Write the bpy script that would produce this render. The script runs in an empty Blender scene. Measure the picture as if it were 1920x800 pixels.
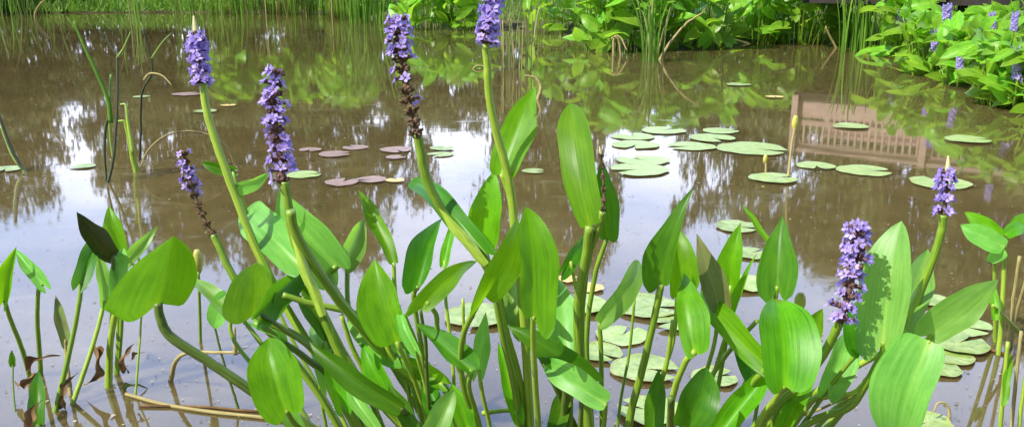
import bpy, math, random
from mathutils import Vector, Matrix, noise
R = math.radians
rnd = random.Random(7)
scene = bpy.context.scene
col = scene.collection

# ------------------------------------------------------------------ camera
F_PX, PITCH, CAM_H = 1600.0, R(15.4), 1.0
CAM = Vector((0, 0, CAM_H))
FW = Vector((0, math.cos(PITCH), -math.sin(PITCH)))
UP = Vector((0, math.sin(PITCH), math.cos(PITCH)))
RT = Vector((1, 0, 0))
cd = bpy.data.cameras.new('camera'); cam = bpy.data.objects.new('camera', cd); col.objects.link(cam)
cd.sensor_width = 36; cd.lens = 30; cd.clip_start = .05; cd.clip_end = 2000
cam.location = CAM; cam.rotation_euler = (math.pi/2 - PITCH, 0, 0)
scene.camera = cam

def ray(x, y): return FW + RT*((x-960)/F_PX) + UP*((400-y)/F_PX)
def P(x, y, d): return CAM + ray(x, y)*d
def W(x, y, z=0.0):                       # where the line of sight meets height z
    r = ray(x, y); return CAM + r*((z-CAM_H)/r.z)
def wd(x, y): r = ray(x, y); return -CAM_H/r.z

# ------------------------------------------------------------------ object helpers
class MB:
    def __init__(s): s.v = []; s.f = []; s.uv = []
    def add(s, verts, faces, uvs=None):
        n = len(s.v); s.v += [tuple(v) for v in verts]; s.f += [tuple(i+n for i in f) for f in faces]
        s.uv += list(uvs) if uvs else [(0, 0)]*len(verts)
    def tube(s, pts, rad, n=8, cap=True):
        pts = [Vector(p) for p in pts]; m = len(pts)
        if not hasattr(rad, '__len__'): rad = [rad]*m
        vs, uv = [], []; side = None
        for i, p in enumerate(pts):
            t = (pts[min(i+1, m-1)] - pts[max(i-1, 0)])
            if t.length < 1e-9: t = Vector((0, 0, 1))
            t.normalize()
            if side is None:
                side = t.cross(Vector((0, 1, 0.13)));
                if side.length < 1e-3: side = t.cross(Vector((1, 0, 0)))
            side = (side - t*side.dot(t)).normalized(); b = t.cross(side)
            for k in range(n):
                a = 2*math.pi*k/n
                vs.append(p + (side*math.cos(a) + b*math.sin(a))*rad[i]); uv.append((k/n, i/max(1, m-1)))
        fs = [(i*n+k, i*n+(k+1) % n, (i+1)*n+(k+1) % n, (i+1)*n+k) for i in range(m-1) for k in range(n)]
        if cap: fs += [tuple(range(n-1, -1, -1)), tuple((m-1)*n+k for k in range(n))]
        s.add(vs, fs, uv)
    def box(s, c, sx, sy, sz, ax=None):
        X, Y, Z = ax or (Vector((1, 0, 0)), Vector((0, 1, 0)), Vector((0, 0, 1)))
        c = Vector(c); vs = [c + X*(sx*i/2) + Y*(sy*j/2) + Z*(sz*k/2) for i in (-1, 1) for j in (-1, 1) for k in (-1, 1)]
        s.add(vs, [(0, 1, 3, 2), (4, 6, 7, 5), (0, 4, 5, 1), (2, 3, 7, 6), (0, 2, 6, 4), (1, 5, 7, 3)])
    def blob(s, c, r, ax=None, n=6, m=4):
        X, Y, Z = ax or (Vector((1, 0, 0)), Vector((0, 1, 0)), Vector((0, 0, 1)))
        rx, ry, rz = r if hasattr(r, '__len__') else (r, r, r); c = Vector(c)
        vs = [c - Z*rz]
        for j in range(1, m):
            a = -math.pi/2 + math.pi*j/m
            for k in range(n):
                b = 2*math.pi*k/n; vs.append(c + X*(rx*math.cos(a)*math.cos(b)) + Y*(ry*math.cos(a)*math.sin(b)) + Z*(rz*math.sin(a)))
        vs.append(c + Z*rz); L = len(vs)-1
        fs = [(0, 1+(k+1) % n, 1+k) for k in range(n)]
        for j in range(m-2): fs += [(1+j*n+k, 1+j*n+(k+1) % n, 1+(j+1)*n+(k+1) % n, 1+(j+1)*n+k) for k in range(n)]
        fs += [(L, 1+(m-2)*n+k, 1+(m-2)*n+(k+1) % n) for k in range(n)]
        s.add(vs, fs)
    def build(s, name, mat, parent=None, smooth=True):
        me = bpy.data.meshes.new(name)
        o0 = parent_loc(parent)
        me.from_pydata([(v[0]-o0.x, v[1]-o0.y, v[2]-o0.z) for v in s.v], [], s.f)
        ul = me.uv_layers.new(name='UVMap')
        idx = [0]*len(me.loops); me.loops.foreach_get('vertex_index', idx)
        flat = [c for i in idx for c in s.uv[i]]
        ul.data.foreach_set('uv', flat)
        if smooth: me.polygons.foreach_set('use_smooth', [True]*len(me.polygons))
        me.materials.append(mat); me.update()
        o = bpy.data.objects.new(name, me); col.objects.link(o)
        if parent: o.parent = parent
        return o
def parent_loc(p):
    v = Vector((0, 0, 0))
    while p: v = v + p.location; p = p.parent
    return v
def tag(o, label=None, cat=None, group=None, kind=None):
    for k, x in (('label', label), ('category', cat), ('group', group), ('kind', kind)):
        if x: o[k] = x
    return o
def thing(name, loc, label, cat, group=None):
    o = bpy.data.objects.new(name, None); col.objects.link(o); o.location = loc; o.empty_display_size = .1
    return tag(o, label, cat, group)
def copy_tree(o, parent=None):
    c = o.copy(); col.objects.link(c)
    if parent: c.parent = parent
    for ch in list(o.children): copy_tree(ch, c)
    return c
def smooth_path(pts, sub=5):
    pts = [Vector(p) for p in pts]
    if len(pts) < 3: return [pts[0].lerp(pts[-1], i/sub) for i in range(sub+1)]
    out = []
    e = [pts[0]*2-pts[1]] + pts + [pts[-1]*2-pts[-2]]
    for i in range(1, len(e)-2):
        a, b, c, d = e[i-1:i+3]
        for k in range(sub):
            t = k/sub
            out.append(.5*((2*b) + (c-a)*t + (2*a-5*b+4*c-d)*t*t + (3*b-a-3*c+d)*t**3))
    out.append(pts[-1]); return out

# ------------------------------------------------------------------ materials
class NT:
    def __init__(s, name):
        s.m = bpy.data.materials.new(name); s.m.use_nodes = True; s.t = s.m.node_tree; s.n = s.t.nodes
        s.out = s.n['Material Output']; s.p = s.n['Principled BSDF']
    def new(s, ty, **kw):
        o = s.n.new(ty)
        for k, v in kw.items():
            if hasattr(o, k): setattr(o, k, v)
            else: o.inputs[k].default_value = v
        return o
    def link(s, a, b): s.t.links.new(a, b)
    def math(s, op, a, b=None, clamp=False):
        m = s.n.new('ShaderNodeMath'); m.operation = op; m.use_clamp = clamp
        for i, x in enumerate((a, b)):
            if x is None: continue
            if isinstance(x, (int, float)): m.inputs[i].default_value = x
            else: s.link(x, m.inputs[i])
        return m.outputs[0]
    def ramp(s, fac, stops):
        r = s.n.new('ShaderNodeValToRGB'); e = r.color_ramp.elements
        while len(e) < len(stops): e.new(.5)
        for i, (p, c) in enumerate(stops): e[i].position = p; e[i].color = (*c, 1) if len(c) == 3 else c
        s.link(fac, r.inputs[0]); return r.outputs[0]
    def mix(s, f, a, b, blend='MIX'):
        m = s.n.new('ShaderNodeMix'); m.data_type = 'RGBA'; m.blend_type = blend
        for i, x in ((0, f), (6, a), (7, b)):
            if isinstance(x, (int, float)): m.inputs[i].default_value = x
            elif isinstance(x, tuple): m.inputs[i].default_value = (*x, 1)
            else: s.link(x, m.inputs[i])
        return m.outputs[2]
    def noise(s, vec, scale, detail=3, rough=.55):
        n = s.new('ShaderNodeTexNoise'); n.inputs['Scale'].default_value = scale; n.inputs['Detail'].default_value = detail; n.inputs['Roughness'].default_value = rough
        if vec is not None: s.link(vec, n.inputs['Vector'])
        return n.outputs[0]
    def bump(s, h, strength, dist):
        b = s.new('ShaderNodeBump'); b.inputs['Strength'].default_value = strength; b.inputs['Distance'].default_value = dist
        s.link(h, b.inputs['Height']); s.link(b.outputs[0], s.p.inputs['Normal']); return b.outputs[0]

def leaf_mat(name, dark, light, trans, rough=.36, tr=.46, brown=0.0, spec=.22, island=False):
    s = NT(name)
    uv = s.new('ShaderNodeUVMap').outputs[0]
    sep = s.new('ShaderNodeSeparateXYZ'); s.link(uv, sep.inputs[0])
    oi = s.new('ShaderNodeObjectInfo')
    rn = s.new('ShaderNodeNewGeometry').outputs['Random Per Island'] if island else oi.outputs['Random']
    x, y = sep.outputs[0], sep.outputs[1]
    cx = s.math('ABSOLUTE', s.math('SUBTRACT', x, .5))
    comb = s.new('ShaderNodeCombineXYZ'); s.link(s.math('MULTIPLY', x, 26), comb.inputs[0]); s.link(s.math('MULTIPLY', y, 1.6), comb.inputs[1]); s.link(s.math('MULTIPLY', rn, 40), comb.inputs[2])
    vein = s.noise(comb.outputs[0], 1.0, 3, .6)
    comb2 = s.new('ShaderNodeCombineXYZ'); s.link(s.math('MULTIPLY', x, 3), comb2.inputs[0]); s.link(s.math('MULTIPLY', y, 4), comb2.inputs[1]); s.link(s.math('MULTIPLY', rn, 90), comb2.inputs[2])
    blot = s.noise(comb2.outputs[0], 1.0, 4, .6)
    f = s.math('ADD', s.math('MULTIPLY', vein, .55), s.math('MULTIPLY', blot, .55))
    c = s.ramp(f, [(.38, dark), (.66, light)])
    # pale midrib, fading towards the tip, yellowish where the petiole joins
    rib = s.math('MULTIPLY', s.math('SUBTRACT', 1, s.math('MULTIPLY', cx, 22), True), s.math('SUBTRACT', 1.0, s.math('MULTIPLY', y, 1.1), True))
    c = s.mix(s.math('MULTIPLY', rib, .5), c, (light[0]*1.9, light[1]*1.35, light[2]*1.3))
    base = s.math('SUBTRACT', 1, s.math('ADD', s.math('MULTIPLY', y, 6), s.math('MULTIPLY', cx, 4)), True)
    c = s.mix(s.math('MULTIPLY', base, .55), c, (light[0]*2.2, light[1]*1.4, light[2]*1.5))
    hs = s.new('ShaderNodeHueSaturation'); s.link(c, hs.inputs['Color'])
    s.link(s.math('ADD', s.math('MULTIPLY', rn, .04), .478), hs.inputs['Hue'])
    s.link(s.math('ADD', s.math('MULTIPLY', rn, .55), .72), hs.inputs['Value'])
    c = hs.outputs[0]
    # insect nibbles, yellowing and brown specks
    sp = s.noise(comb2.outputs[0], 5.0, 2, .5)
    c = s.mix(s.math('MULTIPLY', s.math('SUBTRACT', s.math('MULTIPLY', sp, 9), 5.9, True), .4 + brown), c, (.11, .085, .02))
    if brown: c = s.mix(s.math('MULTIPLY', s.math('SUBTRACT', s.math('MULTIPLY', blot, 5), 2.3, True), brown), c, (.12, .07, .025))
    tipn = s.math('ADD', s.math('MULTIPLY', y, 14), s.math('MULTIPLY', blot, 3)); tm = s.math('MULTIPLY', s.math('SUBTRACT', tipn, 14.6, True), s.math('GREATER_THAN', rn, .55))
    c = s.mix(s.math('MULTIPLY', tm, .8), c, (.16, .10, .03))
    s.link(c, s.p.inputs['Base Color']); s.p.inputs['Roughness'].default_value = rough
    s.p.inputs['Specular IOR Level'].default_value = spec
    bn = s.bump(s.math('ADD', vein, s.math('MULTIPLY', rib, .6)),   .13, .003)
    tb = s.new('ShaderNodeBsdfTranslucent'); tc = s.mix(.7, c, (trans[0], trans[1], trans[2]))
    s.link(tc, tb.inputs[0]); s.link(bn, tb.inputs['Normal'])
    mx = s.new('ShaderNodeMixShader'); mx.inputs[0].default_value = tr
    s.link(s.p.outputs[0], mx.inputs[1]); s.link(tb.outputs[0], mx.inputs[2]); s.link(mx.outputs[0], s.out.inputs[0])
    return s.m

def simple_mat(name, c1, c2, scale=8, rough=.6, spec=.4, stretch=None, bump=.0, island=0.0, tr=0.0, coord='Object'):
    s = NT(name)
    tc = s.new('ShaderNodeTexCoord').outputs[coord]
    if stretch:
        mp = s.new('ShaderNodeMapping'); mp.inputs['Scale'].default_value = stretch; s.link(tc, mp.inputs[0]); tc = mp.outputs[0]
    n = s.noise(tc, scale, 4, .6)
    c = s.ramp(n, [(.3, c1), (.7, c2)])
    if island:
        g = s.new('ShaderNodeNewGeometry').outputs['Random Per Island']
        hs = s.new('ShaderNodeHueSaturation'); s.link(c, hs.inputs['Color']); s.link(s.math('ADD', s.math('MULTIPLY', g, island), 1-island/2), hs.inputs['Value']); c = hs.outputs[0]
    s.link(c, s.p.inputs['Base Color']); s.p.inputs['Roughness'].default_value = rough; s.p.inputs['Specular IOR Level'].default_value = spec
    if bump: s.bump(n, bump, .01)
    if tr:
        tb = s.new('ShaderNodeBsdfTranslucent'); s.link(c, tb.inputs[0])
        mx = s.new('ShaderNodeMixShader'); mx.inputs[0].default_value = tr
        s.link(s.p.outputs[0], mx.inputs[1]); s.link(tb.outputs[0], mx.inputs[2]); s.link(mx.outputs[0], s.out.inputs[0])
    return s.m

M = {}
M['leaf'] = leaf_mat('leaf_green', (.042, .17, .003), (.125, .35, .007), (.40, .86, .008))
M['leafpale'] = leaf_mat('leaf_pale_sheen', (.09, .28, .028), (.21, .46, .075), (.42, .84, .07), rough=.38, spec=.38)  # paler green; sky gloss painted into the base colour
M['leafdark'] = leaf_mat('leaf_deep_shaded', (.022, .105, .004), (.065, .21, .008), (.18, .52, .008), tr=.36)  # deep green that also paints shade into the darker leaves
M['leafshade'] = leaf_mat('leaf_shaded_underside', (.012, .024, .005), (.028, .045, .008), (.04, .06, .01), rough=.5, tr=.12, brown=.3)  # underside shadow painted into the leaf colour, slightly withered
M['leafold'] = leaf_mat('leaf_withering', (.10, .15, .035), (.20, .25, .07), (.32, .38, .08), rough=.55, tr=.3, brown=.7)
M['far'] = leaf_mat('far_leaf', (.075, .25, .012), (.25, .50, .04), (.52, .90, .05), rough=.35, tr=.45, island=True)
M['stem'] = simple_mat('stem_green', (.08, .17, .010), (.27, .41, .03), 3, .38, .5, (5, 2.2, 1), .12, coord='UV')
M['stemlight'] = simple_mat('stem_yellow_green', (.15, .27, .012), (.38, .50, .05), 3, .4, .5, (5, 2.2, 1), .12, coord='UV')
M['stemdark'] = simple_mat('stem_brownish', (.04, .07, .010), (.15, .23, .03), 3, .42, .45, (5, 2.2, 1), .12, coord='UV')
M['stemblack'] = simple_mat('old_dark_stem', (.02, .028, .008), (.06, .075, .02), 3, .5, .4, (5, 2.2, 1), .12, coord='UV')
M['straw'] = simple_mat('dry_straw', (.20, .16, .055), (.55, .46, .2), 3, .7, .2, (4, 3, 1), .2, tr=.15, coord='UV')
M['deadleaf'] = simple_mat('dead_leaf', (.09, .05, .02), (.26, .15, .06), 20, .75, .2, None, .2, tr=.15)
M['petal'] = simple_mat('violet_petal', (.29, .20, .62), (.55, .44, .85), 60, .5, .2, None, 0, .6, tr=.35)
M['spent'] = simple_mat('spent_flower', (.055, .05, .018), (.20, .115, .075), 90, .8, .1, None, .1, .8)
M['spentpink'] = simple_mat('fading_calyx', (.07, .04, .03), (.20, .11, .10), 90, .8, .1, None, .1, .8)
M['budtip'] = simple_mat('bud_tip', (.34, .36, .14), (.56, .5, .26), 50, .6, .3)
M['yellowbud'] = simple_mat('yellow_bud', (.30, .33, .05), (.55, .48, .10), 30, .45, .4)
M['reed'] = simple_mat('reed_blade', (.10, .25, .02), (.24, .44, .05), 3, .5, .3, None, 0, .6, tr=.4)
M['reedpale'] = simple_mat('reed_blade_yellowing', (.20, .26, .07), (.42, .43, .16), 3, .55, .3, None, 0, .5, tr=.35)
M['treeleaf'] = simple_mat('tree_leaves', (.07, .115, .03), (.15, .2, .06), .6, .55, .3, None, 0, .6, tr=.25)
M['bark'] = simple_mat('bark', (.06, .045, .03), (.14, .11, .08), 6, .9, .2, (3, 3, .5), .4)
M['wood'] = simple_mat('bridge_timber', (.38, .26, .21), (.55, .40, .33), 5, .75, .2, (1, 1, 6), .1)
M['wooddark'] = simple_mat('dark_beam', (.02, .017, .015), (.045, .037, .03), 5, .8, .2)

def pad_mat(name, c1, c2, edge, blot, bfac):
    s = NT(name)
    uv = s.new('ShaderNodeUVMap').outputs[0]
    sep = s.new('ShaderNodeSeparateXYZ'); s.link(uv, sep.inputs[0])   # x = angle, y = radius
    oi = s.new('ShaderNodeObjectInfo')
    tc = s.new('ShaderNodeTexCoord').outputs['Object']
    ad = s.new('ShaderNodeVectorMath'); ad.operation = 'ADD'; s.link(tc, ad.inputs[0])
    cb = s.new('ShaderNodeCombineXYZ'); s.link(s.math('MULTIPLY', oi.outputs['Random'], 50), cb.inputs[2]); s.link(cb.outputs[0], ad.inputs[1])
    n1 = s.noise(ad.outputs[0], 26, 5, .65); n2 = s.noise(ad.outputs[0], 70, 4, .6)
    c = s.ramp(n1, [(.3, c1), (.7, c2)])
    veins = s.math('ABSOLUTE', s.math('SINE', s.math('MULTIPLY', sep.outputs[0], 2*math.pi*7)))
    vm = s.math('MULTIPLY', s.math('SUBTRACT', 1, s.math('MULTIPLY', veins, 8), True), .25)
    c = s.mix(vm, c, (c2[0]*1.25, c2[1]*1.2, c2[2]*1.1))
    em = s.math('SUBTRACT', s.math('MULTIPLY', sep.outputs[1], 12), 11.0, True)
    c = s.mix(s.math('MULTIPLY', em, .6), c, edge)
    bm = s.math('MULTIPLY', s.math('SUBTRACT', s.math('MULTIPLY', n2, 8), 4.6, True), bfac)
    c = s.mix(bm, c, blot)
    s.link(c, s.p.inputs['Base Color']); s.p.inputs['Roughness'].default_value = .33; s.p.inputs['Specular IOR Level'].default_value = .55
    s.bump(s.math('ADD', n2, s.math('MULTIPLY', veins, .4)), .3, .004)
    return s.m
M['pad'] = pad_mat('pad_green', (.20, .31, .05), (.38, .48, .14), (.26, .27, .08), (.24, .19, .07), .6)
M['padfade'] = pad_mat('pad_speckled', (.14, .24, .03), (.36, .43, .12), (.30, .22, .07), (.08, .12, .025), .85)
M['padpurple'] = pad_mat('pad_purple', (.19, .115, .075), (.33, .21, .15), (.36, .22, .14), (.12, .08, .06), .5)
M['padyellow'] = pad_mat('pad_yellow', (.50, .34, .06), (.70, .52, .16), (.45, .2, .05), (.40, .14, .05), .7)

def mp2(s, tc):
    m = s.new('ShaderNodeMapping'); m.inputs['Scale'].default_value = (.7, 1.6, 1); s.link(tc, m.inputs[0]); return m.outputs[0]
def water_mat():
    s = NT('murky_water')
    tc = s.new('ShaderNodeTexCoord').outputs['Object']
    n1 = s.noise(tc, .55, 4, .6); n2 = s.noise(tc, 5, 4, .6)
    f = s.math('ADD', s.math('MULTIPLY', n1, .65), s.math('MULTIPLY', n2, .35))
    c = s.ramp(f, [(.33, (.066, .050, .016)), (.68, (.132, .098, .037))])
    sc = s.noise(mp2(s, tc), 3.2, 6, .7); sm = s.math('MULTIPLY', s.math('SUBTRACT', sc, .585, True), 7, True)
    c = s.mix(s.math('MULTIPLY', sm, .5), c, (.22, .19, .12)); s.link(s.math('ADD', s.math('MULTIPLY', sm, .14), .034), s.p.inputs['Roughness'])
    s.link(c, s.p.inputs['Base Color'])
    s.p.inputs['Roughness'].default_value = .02; s.p.inputs['IOR'].default_value = 1.6
    s.p.subsurface_method = 'BURLEY'
    s.p.inputs['Subsurface Weight'].default_value = .75; s.p.inputs['Subsurface Radius'].default_value = (1, .8, .5); s.p.inputs['Subsurface Scale'].default_value = .12
    mp = s.new('ShaderNodeMapping'); mp.inputs['Scale'].default_value = (.55, 1.5, 1); s.link(tc, mp.inputs[0])
    w1 = s.noise(mp.outputs[0], 2.2, 2, .5); w2 = s.noise(mp.outputs[0], 11, 2, .5)
    pt = s.noise(tc, .8, 3, .6)
    h = s.math('ADD', s.math('MULTIPLY', w1, .8), s.math('MULTIPLY', w2, s.math('MULTIPLY', s.math('SUBTRACT', s.math('MULTIPLY', pt, 4), 1.7, True), .45)))
    s.bump(h, .10, .0036)
    return s.m
M['water'] = water_mat()
M['ground'] = simple_mat('bank_soil', (.045, .05, .018), (.11, .105, .045), 1.6, .95, .1, None, .5)

# ------------------------------------------------------------------ setting: ground, water
# shoreline in the picture: (pixel x, pixel y of the waterline)
SH = [(-900, 60), (-300, 30), (0, 26), (340, 24), (640, 25), (720, 44), (900, 52), (1060, 58), (1110, 84), (1330, 92), (1420, 78), (1600, 84), (1680, 100), (1760, 150), (1850, 185), (1930, 215), (2300, 330), (2900, 500)]
SHW = [W(x, y) for x, y in SH]
SHP = sorted((math.atan2(v.x, v.y), math.hypot(v.x, v.y)) for v in SHW)
def shore(az):
    if az <= SHP[0][0]: t = min(1, (SHP[0][0]-az)/1.2); return SHP[0][1]*(1-t)+.9*t
    if az >= SHP[-1][0]: t = min(1, (az-SHP[-1][0])/1.0); return SHP[-1][1]*(1-t)+.9*t
    for (a, d), (b, e) in zip(SHP, SHP[1:]):
        if a <= az <= b: t = (az-a)/(b-a); return d*(1-t)+e*t
def ground_z(x, y):
    az = math.atan2(x, y); r = math.hypot(x, y); D = shore(az)
    e = r - D
    z = .06 + .07*e if e > 0 else .06 + .35*e
    z = max(-.45, z)
    if z > .42: z = .42 + .10*(1-math.exp(-(z-.42)*2))
    z += .05*noise.noise((x*.6, y*.6, 0)) * (1 if e > -.3 else .3)
    return z
g = MB(); NA = 240
radii = [.05, .3, .5, .7, .9, 1.2, 1.8, 2.6, 3.5, 4.5, 5.5, 6.3, 7, 7.6, 8.2, 8.8, 9.4, 10, 10.6, 11.2, 11.8, 12.4, 13, 13.6, 14.2, 15, 16, 17, 18, 19, 20, 21, 22, 23, 24, 25, 26, 27, 28, 30, 33, 38, 48, 70, 120, 300, 900]
vs = []
for r in radii:
    for k in range(NA):
        az = -math.pi + 2*math.pi*k/NA; x, y = r*math.sin(az), r*math.cos(az); vs.append((x, y, ground_z(x, y)))
fs = [(i*NA+k, (i+1)*NA+k, (i+1)*NA+(k+1) % NA, i*NA+(k+1) % NA) for i in range(len(radii)-1) for k in range(NA)]
g.add(vs, fs); tag(g.build('ground', M['ground']), kind='structure')
w = MB(); vs = [(0, 8, 0)]; n = 96
rr = [1, 2, 4, 8, 16, 32]
for r in rr:
    for k in range(n): a = 2*math.pi*k/n; vs.append((r*math.cos(a), 8+r*math.sin(a), 0))
fs = [(0, 1+k, 1+(k+1) % n) for k in range(n)]
for i in range(len(rr)-1): fs += [(1+i*n+k, 1+(i+1)*n+k, 1+(i+1)*n+(k+1) % n, 1+i*n+(k+1) % n) for k in range(n)]
w.add(vs, fs); tag(w.build('water', M['water']), kind='structure')

# ------------------------------------------------------------------ leaf blades
def leaf(mb, B, T, wl, wr, ll=.2, lr=.2, um=.28, te=1.7, fold=17, bend=.06, roll=0, wave=.02, seed=0, nu=20, nv=14, curl=0.0, side_ref=None, umr=None, ter=None, f0=.58):
    rr = random.Random(seed); B, T = Vector(B), Vector(T); ax = T-B; L = ax.length; a = ax/L
    v = (side_ref or ((B+T)/2 - CAM)).normalized()
    w0 = v.cross(a)
    if w0.length < 1e-4: w0 = a.cross(Vector((0, 0, 1)))
    w0.normalize()                       # + is to the right when a points up and v away
    n0 = w0.cross(a); 
    if n0.dot(v) > 0: n0 = -n0
    c, s = math.cos(R(roll)), math.sin(R(roll))
    wv = w0*c + n0*s; nn = n0*c - w0*s
    ph = rr.uniform(0, 6.28); ph2 = rr.uniform(0, 6.28)
    vs, uv = [], []
    sf, cf = math.sin(R(fold)), math.cos(R(fold))
    for i in range(nu+1):
        u = i/nu; u = u**1.15
        def prof(um, te):
            if u < um: return f0 + (1-f0)*math.sqrt(max(0, 1-(1-u/um)**2))
            q = (u-um)/(1-um); f = max(0, 1-q**te)
            return f**.78 if te > 2 else f
        fl_, fr_ = prof(um, te), prof(umr or um, ter or te)
        gl = max(0, 1-u/.42)**1.5
        mid = B + ax*u + nn*(bend*L*4*u*(1-u)) - nn*(curl*L*u*u*u)
        for j in range(nv+1):
            x = -1+2*j/nv; ab = abs(x); f = fl_ if x < 0 else fr_
            wd_ = wl if x < 0 else wr; lb = ll if x < 0 else lr
            lobe = lb*gl*math.sin(min(1, ab)*math.pi*.66)/.96
            p = mid + wv*(x*wd_*f*(1-(1-cf)*ab)) - ax*lobe + nn*(wd_*f*sf*ab**1.25)
            p += nn*(L*wave*ab*ab*math.sin(u*8+ph+(2 if x < 0 else 0)) * (1-u*.5))
            p += wv*(L*wave*.5*ab*math.sin(u*11+ph2))*f
            vs.append(p); uv.append((.5+x/2, u))
    m = nv+1
    fs = [(i*m+j, i*m+j+1, (i+1)*m+j+1, (i+1)*m+j) for i in range(nu) for j in range(nv)]
    mb.add(vs, fs, uv)

def stem_pts(pix, d0, root=True):
    """pix: picture waypoints from the leaf down; the last one stands on the water when root"""
    cum = [0]
    for (x, y), (x2, y2) in zip(pix, pix[1:]): cum.append(cum[-1]+math.hypot(x2-x, y2-y))
    d1 = wd(*pix[-1]) if root is True else root
    pts = [P(x, y, d0 + (d1-d0)*(c/cum[-1])) for (x, y), c in zip(pix, cum)]
    if root is True: pts.append(pts[-1] + (pts[-1]-pts[-2]).normalized()*.05)
    return pts
def stem_mesh(pts, rpx, d, taper=.75):
    sp = smooth_path(pts, 6); m = len(sp); mb = MB(); jr = random.Random(int(pts[0].x*1e4)); ja = rpx*d/F_PX*(.25 if rpx <= 4 and len(pts) > 4 else .10)
    sp = [sp[0]] + [p + Vector((jr.uniform(-1, 1), jr.uniform(-1, 1), jr.uniform(-1, 1)))*ja*.5 for p in sp[1:-1]] + [sp[-1]]
    rads = [rpx*d/F_PX*(taper+(1-taper)*(i/(m-1)))*jr.uniform(.97, 1.03) for i in range(m)]
    mb.tube(sp, rads, 10); return mb

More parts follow.
